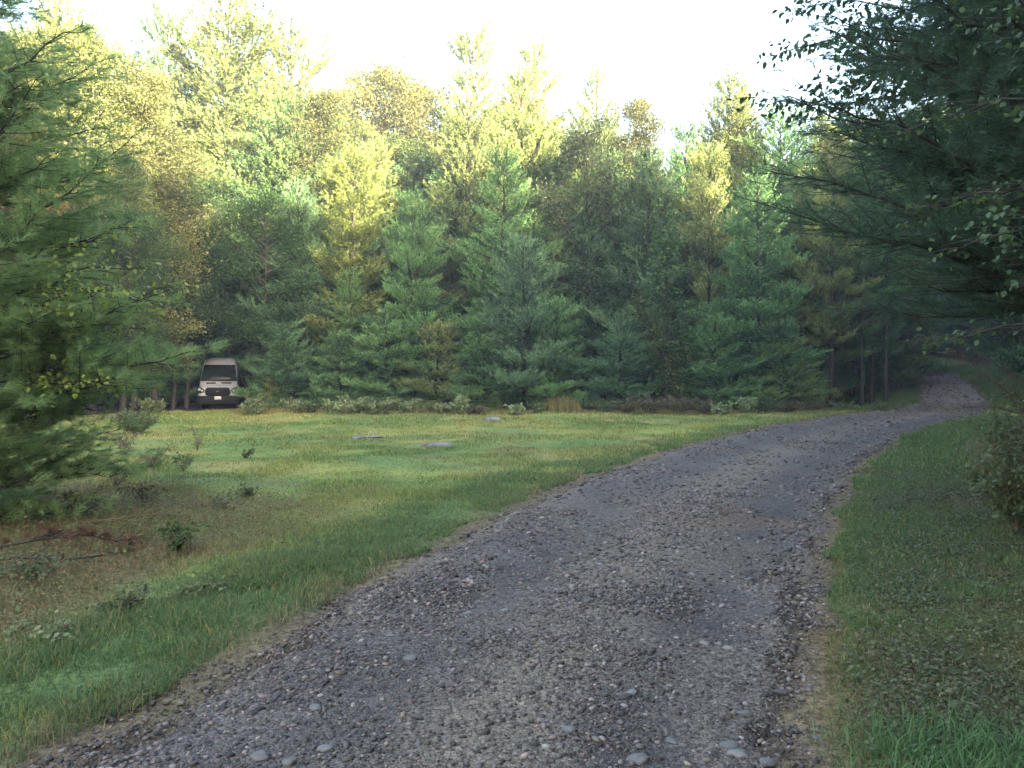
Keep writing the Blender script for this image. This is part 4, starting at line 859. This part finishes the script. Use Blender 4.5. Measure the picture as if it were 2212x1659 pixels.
EDGE = [(545,35.6,.75,.5,'fern','pale broad-leaved weed beside the right front wheel of the van'),(560,36.2,.9,.6,'bush','dark green bush between the van and the pine seedling'),
 (630,35.8,.55,.6,'fern','pale fern clump below the first pine seedling'),(668,35.6,.5,.6,'bush','low bush between the two pine seedlings'),(720,35.5,.55,.6,'fern','pale fern clump right of the second pine seedling'),
 (775,35.6,.72,.8,'fern','tallest pale fern clump, left of centre at the wood edge'),(822,35.4,.62,.7,'fern','pale fern clump just right of the tallest one'),(868,35.5,.6,.7,'fern','pale fern clump under the front green pine'),
 (915,35.6,.5,.6,'bush','low grey-green bush under the front green pine'),(960,35.5,.5,.6,'fern','pale weed clump left of the slim upright pale weed'),(995,35.3,.75,.25,'fern','slim upright pale weed, taller than the clumps, left of the olive conifer bush'),
 (1025,35.6,.45,.6,'bramble','brown weed clump left of the olive conifer bush'),(1115,35.5,.4,.5,'fern','small pale weed clump in the dry grass right of the olive conifer bush'),(1165,35.6,.45,.5,'bush','low bush in the dry grass under the young pines'),
 (1310,35.8,.6,.7,'bush','leafy bush at the foot of the dark gap'),(1355,35.6,.65,.8,'bramble','brown bramble thicket right of the dark gap'),(1410,35.8,.85,.9,'bramble','tall brown bramble thicket below the saplings'),
 (1465,35.6,.85,.9,'bramble','bramble thicket right of the saplings'),(1520,35.8,.7,.8,'bramble','bramble thicket left of the round conifer bush'),(1560,35.4,.5,.5,'fern','pale weed at the left foot of the round conifer bush'),
 (1618,35.6,.65,.4,'fern','upright pale weed between the conifer bush and the green shrub'),(1650,36.0,.75,.7,'greenleaf','bright green rounded shrub near the right end of the wood edge'),(1700,36.6,.55,.8,'bramble','low bramble below the olive green pine'),
 (1760,37.4,.5,.9,'bramble','low bramble at the foot of the bare-trunked pine'),(1830,38.6,.45,.9,'bush','low growth under the trunks near the road bend'),(1900,39.3,.4,.8,'bush','low growth under the trunk closest to the road bend'),
 (330,33.5,.7,.8,'fern','pale weeds at the left side of the track to the van'),(285,28,.45,.6,'bush','green weed clump at the left edge of the lawn'),(290,24,.6,.7,'bush','low leafy bush at the left edge of the lawn')]
for i, (px, D, h, r_, mt, lb) in enumerate(EDGE):
    cat = 'fern' if 'fern' in lb else 'weed' if 'weed' in lb else 'bramble' if 'bramble' in lb else 'bush'
    shrub(cat + ('_clump' if cat in ('fern', 'weed') else '_thicket' if cat == 'bramble' else ''), lb, cat, at(px, D - .9), D - .9, h * 1.25, r_ * 1.15, mt, 400 + i, n=190 if mt != 'fern' else 170, leaf=.085 if mt != 'fern' else .15, wd=.05 if mt != 'fern' else .075, stems=16, per=8, droop=.1)
LEFTW = [(270,985,.75,.55,'bramble','dry reddish bramble beside the lower boughs of the left pine',70),(330,1010,.6,.5,'bramble','dry bramble tangle left of the dead-stemmed weed',60),(425,975,.8,.25,'bramble','tall dead-stemmed weed at the left of the lawn',14),(395,1015,.4,.3,'bush','dark-leaved shrub at the foot of the dead-stemmed weed',50),
 (532,992,.28,.22,'bush','lone dark shrublet in the lawn right of the brambles',40),(532,1072,.22,.18,'greyleaf','grey-green shrublet in the lawn nearer the viewer',40),(385,1200,.42,.22,'greenleaf','bushy green seedling in the left foreground near the verge grass',90),
 (475,1100,.2,.2,'greyleaf','small pale weed left of the grey-green shrublet',30),(250,1060,.55,.5,'bramble','dry bramble under the left pine',60),(310,1090,.4,.35,'bramble','low bramble with straw stems in front of the left pine',50),
 (100,1385,.16,.28,'fern','pale trailing fern in the near left corner',40),(60,1255,.22,.3,'greyleaf','grey-green weed behind the trailing fern',50),(250,1330,.20,.30,'bush','leafy weed clump in the near left foreground',60),(430,1290,.14,.25,'bush','low weed clump beside the verge grass',50),(180,1130,.5,.4,'bush','leafy undergrowth at the foot of the left pine',80)]
for i, (px, py, h, r_, mt, lb, n) in enumerate(LEFTW):
    x, y = gp(px, py); shrub('bramble' if mt == 'bramble' else 'weed' if 'weed' in lb or 'fern' in lb else 'shrub', lb, 'bramble' if 'bramble' in lb else 'weed' if ('weed' in lb or 'fern' in lb) else 'shrub', x, y, h, r_, mt, 500 + i, n=n, leaf=.045, wd=.028, stems=12 if mt == 'bramble' else 8, per=5)
RIGHTW = [(6.35,9.9,1.2,.8,'bush','dark leafy bush overhanging the right verge at the picture edge'),(8.1,12.9,1.4,.9,'bush','dark leafy bush beside the right verge, behind the overhanging one'),(4.95,7.7,.9,.45,'bush','narrow dark bush at the right edge, in front of the pine'),(7.9,10.5,1.0,.8,'bush','dark bush beside the right verge under the low beech'),(9.7,12.6,1.2,1.0,'bush','taller dark bush behind the right verge'),(6.1,8.3,.8,.6,'bush','dark bush at the foot of the right pine'),(11.3,15,1.3,1.1,'greenleaf','dark bush farther along the right verge'),
 (5.0,6.9,.5,.6,'bush','low dark shrub at the right edge of the picture'),(12.4,18.5,1.4,1.2,'greenleaf','dark bush where the right verge nears the bend'),(16.2,23.5,1.5,1.3,'greenleaf','dark bush at the inside of the road bend'),(21.5,30,1.6,1.4,'greenleaf','bush beside the road at the bend, right side'),(24.9,36.6,1.6,1.2,'greenleaf','bush on the outer side of the road bend'),(27.5,41.5,2.0,1.3,'greenleaf','bush where the road starts to climb, right side'),(30.6,47.0,2.2,1.4,'greenleaf','bush halfway up the climbing road, right side'),(33.2,52.5,2.4,1.5,'greenleaf','bush near the top of the climbing road, right side'),(35.2,60,2.8,1.8,'greenleaf','last bush beside the climbing road'),(33.6,72,2.6,2.2,'bush','bush at the bend where the climbing road disappears'),(37.0,70,2.8,2.2,'bush','bush right of the place where the climbing road disappears'),(27.2,38,2.6,1.6,'bush','bush behind the one on the outer side of the bend'),(30.4,43,2.8,1.8,'bush','tall bush behind the roadside bush where the climb starts'),(33.6,48.5,3.0,1.9,'bush','tall bush behind the bush halfway up the road')]
for i, (x, y, h, r_, mt, lb) in enumerate(RIGHTW):
    shrub('bush', lb, 'bush', x, y, h, r_, mt, 600 + i, n=260, leaf=.06, wd=.036, stems=18, per=7)
# dead twiggy branch arching into the road on the right
def bare_branch(name, label, cat, loc, segs, r0, seed, mat='twig', needles_on=None, n=26):
    global rng
    keep, rng = rng, np.random.default_rng(seed); mbt = MB(); A = np.array(segs, float); K = 9
    s = np.linspace(0, 1, len(A)); q = np.linspace(0, 1, K); P = np.stack([np.interp(q, s, A[:, k]) for k in range(3)], -1); L = np.linalg.norm(np.diff(P, axis=0), axis=1).sum()
    tubes(mbt, P[None], np.linspace(r0, r0 * .25, K)[None], 6); S = []
    for j in range(n):
        u = rng.uniform(.15, 1); b = np.array([np.interp(u, q, P[:, k]) for k in range(3)]); ax = norm(P[-1] - P[0]); d = norm(ax * .6 + rng.normal(0, .6, 3)); d[2] = abs(d[2]) * .5 - .05; e = b + d * L * rng.uniform(.08, .3) * (1.1 - u * .6); e[2] = max(e[2], .01); S.append(np.stack([b, (b + e) / 2 + rng.normal(0, .01, 3), e]))
    S = np.array(S); tubes(mbt, S, np.tile(np.array([.4, .25, .12]) * r0, (len(S), 1)), 4)
    if needles_on:
        root = thing(name, label, cat, loc); link('stem', mbt.mesh('stem', M[mat], True), root); nb_ = MB(); needles(nb_, S[:, 1], S[:, 2], 60, .09, .004); link('needles', nb_.mesh('needles', M[needles_on]), root)
    else:
        root = link(name, mbt.mesh(name, M[mat], True), loc=loc); tag(root, label, cat)
    rng = keep; return root
bare_branch('dead_branch', 'thin bare branch arching over the right verge towards the road', 'branch', (6.5, 9.0, H1(6.5, 9)), [(0, 0, .1), (-.3, .1, .75), (-.75, .2, 1.25), (-1.35, .3, 1.75)], .016, 701, n=30)
bare_branch('dead_branch', 'second bare twig drooping low over the right verge', 'branch', (6.9, 9.4, H1(6.9, 9.4)), [(0, 0, .2), (-.5, .1, .8), (-1.1, .1, 1.0), (-1.7, .1, .95)], .012, 702, n=22)
x, y = gp(120, 1205)
bare_branch('fallen_pine_branch', 'fallen pine branch with rust-red dead needles in the left foreground', 'branch', (x, y, H1(x, y)), [(-.6, -.15, .05), (-.2, 0, .13), (.2, .08, .17), (.55, .18, .05)], .016, 703, mat='bark', needles_on='dead_needles', n=34)
x, y = gp(60, 1235)
bare_branch('fallen_branch', 'bare grey branch lying beside the rust-red pine branch', 'branch', (x, y, H1(x, y)), [(-.6, -.1, .04), (-.2, .05, .10), (.3, .15, .06), (.6, .3, .08)], .018, 704, 'bark_grey', n=10)
x, y = gp(285, 1140)
bare_branch('fallen_branch', 'dark stick lying across the weeds below the left pine', 'branch', (x, y, H1(x, y)), [(-.5, -.1, .06), (0, 0, .10), (.5, .15, .14)], .014, 705, n=5)
for i, (px, D, L, lb) in enumerate([(985, 36.3, 1.0, 'pale curved dead stem sticking up left of the olive conifer bush'), (1270, 36.5, 1.1, 'pale hooked dead stem in front of the dark gap'), (1700, 37, 1.2, 'pale dead stem leaning near the green shrub')]):
    xx = at(px, D); bare_branch('dry_weed', lb, 'dry weed', (xx, D, H1(xx, D)), [(0, 0, 0), (.05, 0, L * .6), (.2, 0, L), (.4, 0, L * 1.1)], .02, 720 + i, 'bark_grey', n=4)

# ------------------------------------------------------------------ van
def build_van(loc, yaw):
    root = thing('van', 'white high-roofed panel van parked in the dark opening of the wood, facing the clearing', 'van', loc, yaw)
    white = noisy('white_paint', (.34, .355, .42), (.42, .435, .50), 3, .35, .02, .5); black = noisy('black_plastic', (.010, .010, .011), (.018, .018, .020), 30, .6, .05, .12)
    m, t, out = newmat('windscreen_glass'); p = t.nodes.new('ShaderNodeBsdfPrincipled'); p.inputs['Base Color'].default_value = (.012, .016, .018, 1); p.inputs['Roughness'].default_value = .06; p.inputs['Specular IOR Level'].default_value = .14; t.links.new(p.outputs[0], out.inputs[0]); glass = m
    chrome = noisy('chrome', (.55, .56, .58), (.7, .7, .72), 8, .2, 0, .5, metal=.9); lens = noisy('lamp_lens', (.35, .36, .38), (.75, .76, .78), 18, .12, .3, .6); rubber = noisy('tyre_rubber', (.012, .012, .012), (.025, .025, .025), 20, .85, .1); steel = noisy('wheel_steel', (.18, .18, .19), (.30, .30, .31), 9, .45, .05, .5, metal=.5)
    plate = noisy('plate_white', (.55, .55, .60), (.70, .70, .74), 60, .4, 0, .4); interior = noisy('emblem_blue', (.02, .04, .14), (.03, .06, .18), 12, .3, 0, .5)
    # front points to -Y (local); x left/right; rounded-box cross sections lofted along y
    def section(y, hw, z0, z1, tw, rad=.16, n=6):
        """closed outline: hw half width at the belt, tw half width at the top"""
        pts = []
        def arc(cx, cz, a0, a1, r_): 
            for k in range(n + 1):
                a = R(a0 + (a1 - a0) * k / n); pts.append((cx + r_ * math.cos(a), cz + r_ * math.sin(a)))
        rb = min(.08, (z1 - z0) * .3); rt = min(rad, (z1 - z0) * .45)
        arc(hw - rb, z0 + rb, -90, 0, rb); arc(tw - rt, z1 - rt, 0, 90, rt); arc(-tw + rt, z1 - rt, 90, 180, rt); arc(-hw + rb, z0 + rb, 180, 270, rb)
        return [(a, y, b) for a, b in pts]
    def loft(secs, cap=True):
        mb = MB(); v = np.array(secs); S, K, _ = v.shape; I = np.arange(S * K).reshape(S, K); j = np.roll(I, -1, 1)
        f = [np.stack([I[:-1], j[:-1], j[1:]], -1).reshape(-1, 3), np.stack([I[:-1], j[1:], I[1:]], -1).reshape(-1, 3)]
        vv = v.reshape(-1, 3)
        if cap:
            c0 = v[0].mean(0); c1 = v[-1].mean(0); vv = np.concatenate([vv, [c0, c1]]); a = S * K
            f.append(np.stack([j[0], I[0], np.full(K, a)], -1)); f.append(np.stack([I[-1], j[-1], np.full(K, a + 1)], -1))
        mb.add(vv, np.concatenate(f)); return mb
    # body shell: nose, bonnet, windscreen rake, high roof, long box
    S = [(-2.98, .78, .62, 1.02, .70, .12), (-2.95, .90, .56, 1.10, .80, .13), (-2.86, .97, .50, 1.17, .86, .13), (-2.55, 1.0, .46, 1.26, .92, .13), (-2.28, 1.015, .46, 1.36, .94, .12),
         (-2.22, 1.02, .46, 1.40, .93, .10), (-1.80, 1.03, .46, 1.86, .90, .12), (-1.45, 1.03, .46, 2.23, .86, .16), (-1.30, 1.03, .46, 2.36, .84, .20), (-1.05, 1.03, .46, 2.56, .82, .24), (-.75, 1.03, .46, 2.70, .81, .25), (-.3, 1.03, .46, 2.75, .81, .25), (1.5, 1.03, .46, 2.76, .81, .25), (2.85, 1.03, .46, 2.74, .81, .25), (2.98, 1.0, .5, 2.68, .78, .22)]
    body = link('body', loft([section(*q) for q in S]).mesh('body', white, True), root)
    def sheet(name, outline, thick, mat, parent=root, flip=False):
        """thin slab from a 3-D outline (fan), pushed out along its normal"""
        o = np.array(outline, float); c = o.mean(0); n_ = np.zeros(3)
        for k in range(len(o)): n_ += np.cross(o[k] - c, o[(k + 1) % len(o)] - c)
        n_ = norm(n_); 
        if n_[1] > 0: n_ = -n_
        K = len(o); a = o; b = o + n_ * thick; v = np.concatenate([a, b, [c, c + n_ * thick]]); i = np.arange(K); j = (i + 1) % K
        f = np.concatenate([np.stack([i + K, j + K, np.full(K, 2 * K + 1)], -1), np.stack([j, i, np.full(K, 2 * K)], -1), np.stack([i, j, j + K], -1), np.stack([i, j + K, i + K], -1)])
        mb = MB(); mb.add(v, f); return link(name, mb.mesh(name, mat), parent)
    # windscreen lies on the raked face between y=-2.22 (z 1.40) and y=-1.40 (z 2.27)
    def ws(u, w_): # u -1..1 across, w 0..1 up
        hw = .90 - .10 * w_; yy = -2.17 + .83 * w_; zz = 1.455 + .855 * w_; return (u * hw, yy - .05, zz)
    out_ = [ws(u, 0) for u in np.linspace(-1, 1, 9)] + [ws(1, .5)] + [ws(u, 1) for u in np.linspace(.97, -.97, 9)] + [ws(-1, .5)]
    g_ = sheet('windshield', out_, .02, glass)
    for sx in (-1, 1):
        a = np.array(ws(sx * .1 - .0, -.01)); b = np.array(ws(sx * .1 + .55, .10)); mbw = MB(); tubes(mbw, np.stack([a, (a + b) / 2, b])[None] + np.array([0, -.035, .01]), np.full((1, 3), .010), 4); link('wiper', mbw.mesh('wiper', black), g_)
    for sx in (-1, 1):
        y0, z0 = -2.40, 1.355
        sheet('bonnet_vent', [(sx * .14, y0 - .02, z0 - .03), (sx * .62, y0 + .02, z0 - .035), (sx * .62, y0 + .09, z0 + .005), (sx * .14, y0 + .06, z0 + .01)], .03, black)
    def rr(cx, cz, hw, hh, r_, y, n=5, curve=.10):
        p_ = []
        for (sx, sz, a0) in ((1, -1, -90), (1, 1, 0), (-1, 1, 90), (-1, -1, 180)):
            for k in range(n + 1):
                a = R(a0 + 90 * k / n); xx = cx + sx * (hw - r_) + r_ * math.cos(a); p_.append((xx, y + curve * xx * xx, cz + sz * (hh - r_) + r_ * math.sin(a)))
        return p_
    gr = sheet('grille', rr(0, .915, .62, .215, .17, -3.035), .04, black)
    for k in range(4): sheet('grille_bar', rr(0, .80 + k * .075, .50, .014, .012, -3.08), .012, steel if k == 9 else black, gr)
    em = sheet('emblem', [(.085 * math.cos(a), -3.10, .925 + .034 * math.sin(a)) for a in np.linspace(0, 6.283, 20, endpoint=False)], .012, chrome, gr)
    sheet('emblem_centre', [(.070 * math.cos(a), -3.113, .925 + .023 * math.sin(a)) for a in np.linspace(0, 6.283, 20, endpoint=False)], .004, interior, em)
    for sx in (-1, 1):
        o_ = [(.64, -3.00, 1.00), (.70, -2.99, .87), (.84, -2.95, .83), (.99, -2.80, .86), (1.01, -2.66, 1.10), (.97, -2.72, 1.20), (.80, -2.90, 1.12)]
        hl = sheet('headlight', [(sx * a, b - .02, c) for a, b, c in o_], .035, black)
        for (cx, cz, rr_) in ((.76, .96, .065), (.90, 1.02, .075)):
            yb = -3.06 + (cx - .64) * .42
            sheet('lamp', [(sx * (cx + rr_ * math.cos(a)), yb + .10 * (rr_ * math.cos(a)), cz + rr_ * .85 * math.sin(a)) for a in np.linspace(0, 6.283, 16, endpoint=False)], .02, lens, hl)
    SB = [(-3.06, .80, .30, .66, .78, .06), (-3.02, .93, .27, .70, .90, .06), (-2.90, 1.02, .26, .71, 1.0, .06), (-2.66, 1.045, .28, .70, 1.03, .06)]
    bp = link('bumper', loft([section(*q) for q in SB]).mesh('bumper', black, True), root)
    sheet('license_plate', rr(0, .585, .165, .083, .012, -3.075, curve=0), .014, plate)
    for sx in (-1, 1):                                     # wheels front and rear
        for y in (-2.0, 1.75):
            th = np.linspace(0, 6.283, 28, endpoint=False); prof = [(.20, -.10), (.33, -.115), (.36, -.08), (.36, .08), (.33, .115), (.20, .10)]
            v = np.array([[(b, y + a * math.cos(t_), .36 + a * math.sin(t_)) for t_ in th] for a, b in prof]); v[..., 0] = sx * (.90 + v[..., 0])
            wroot = link('wheel', loft(v.tolist(), cap=False).mesh('wheel', rubber, True), root)
            v2 = np.array([[(b, y + a * math.cos(t_), .36 + a * math.sin(t_)) for t_ in th] for a, b in ((.02, .075), (.08, .08), (.12, .05), (.21, .09))]); v2[..., 0] = sx * (.90 + v2[..., 0])
            link('rim', loft(v2.tolist()).mesh('rim', steel, True), wroot)
        mm = loft([section(q * .001, .11, 0, .30, .10, .05) for q in (0, 90)]); mo = link('mirror', mm.mesh('mirror', black, True), root, (sx * 1.17, -1.72, 1.36))
        sheet('side_window', [(sx * 1.005, -1.55, 1.48), (sx * 1.005, -.60, 1.46), (sx * .955, -.60, 2.05), (sx * .95, -1.30, 2.05)], .012, glass)
    return root
VX, VY = at(478, 43.5), 43.5
build_van((VX, VY, H1(VX, VY) - .02), R(17))

# ------------------------------------------------------------------ haze
if HAZE:
    import bmesh
    bm = bmesh.new(); bmesh.ops.create_cube(bm, size=1); me = bpy.data.meshes.new('haze'); bm.to_mesh(me); bm.free()
    m, t, out = newmat('thin_morning_haze'); v = t.nodes.new('ShaderNodeVolumePrincipled'); v.inputs['Color'].default_value = (.86, .92, 1.0, 1); v.inputs['Density'].default_value = HAZE; v.inputs['Anisotropy'].default_value = .2
    t.links.new(v.outputs[0], out.inputs['Volume']); me.materials.append(m)
    o = link('haze', me, loc=(0, 20, 14)); o.scale = (1500, 1500, 34); tag(o, 'thin morning haze hanging in the clearing', 'haze', kind='stuff')
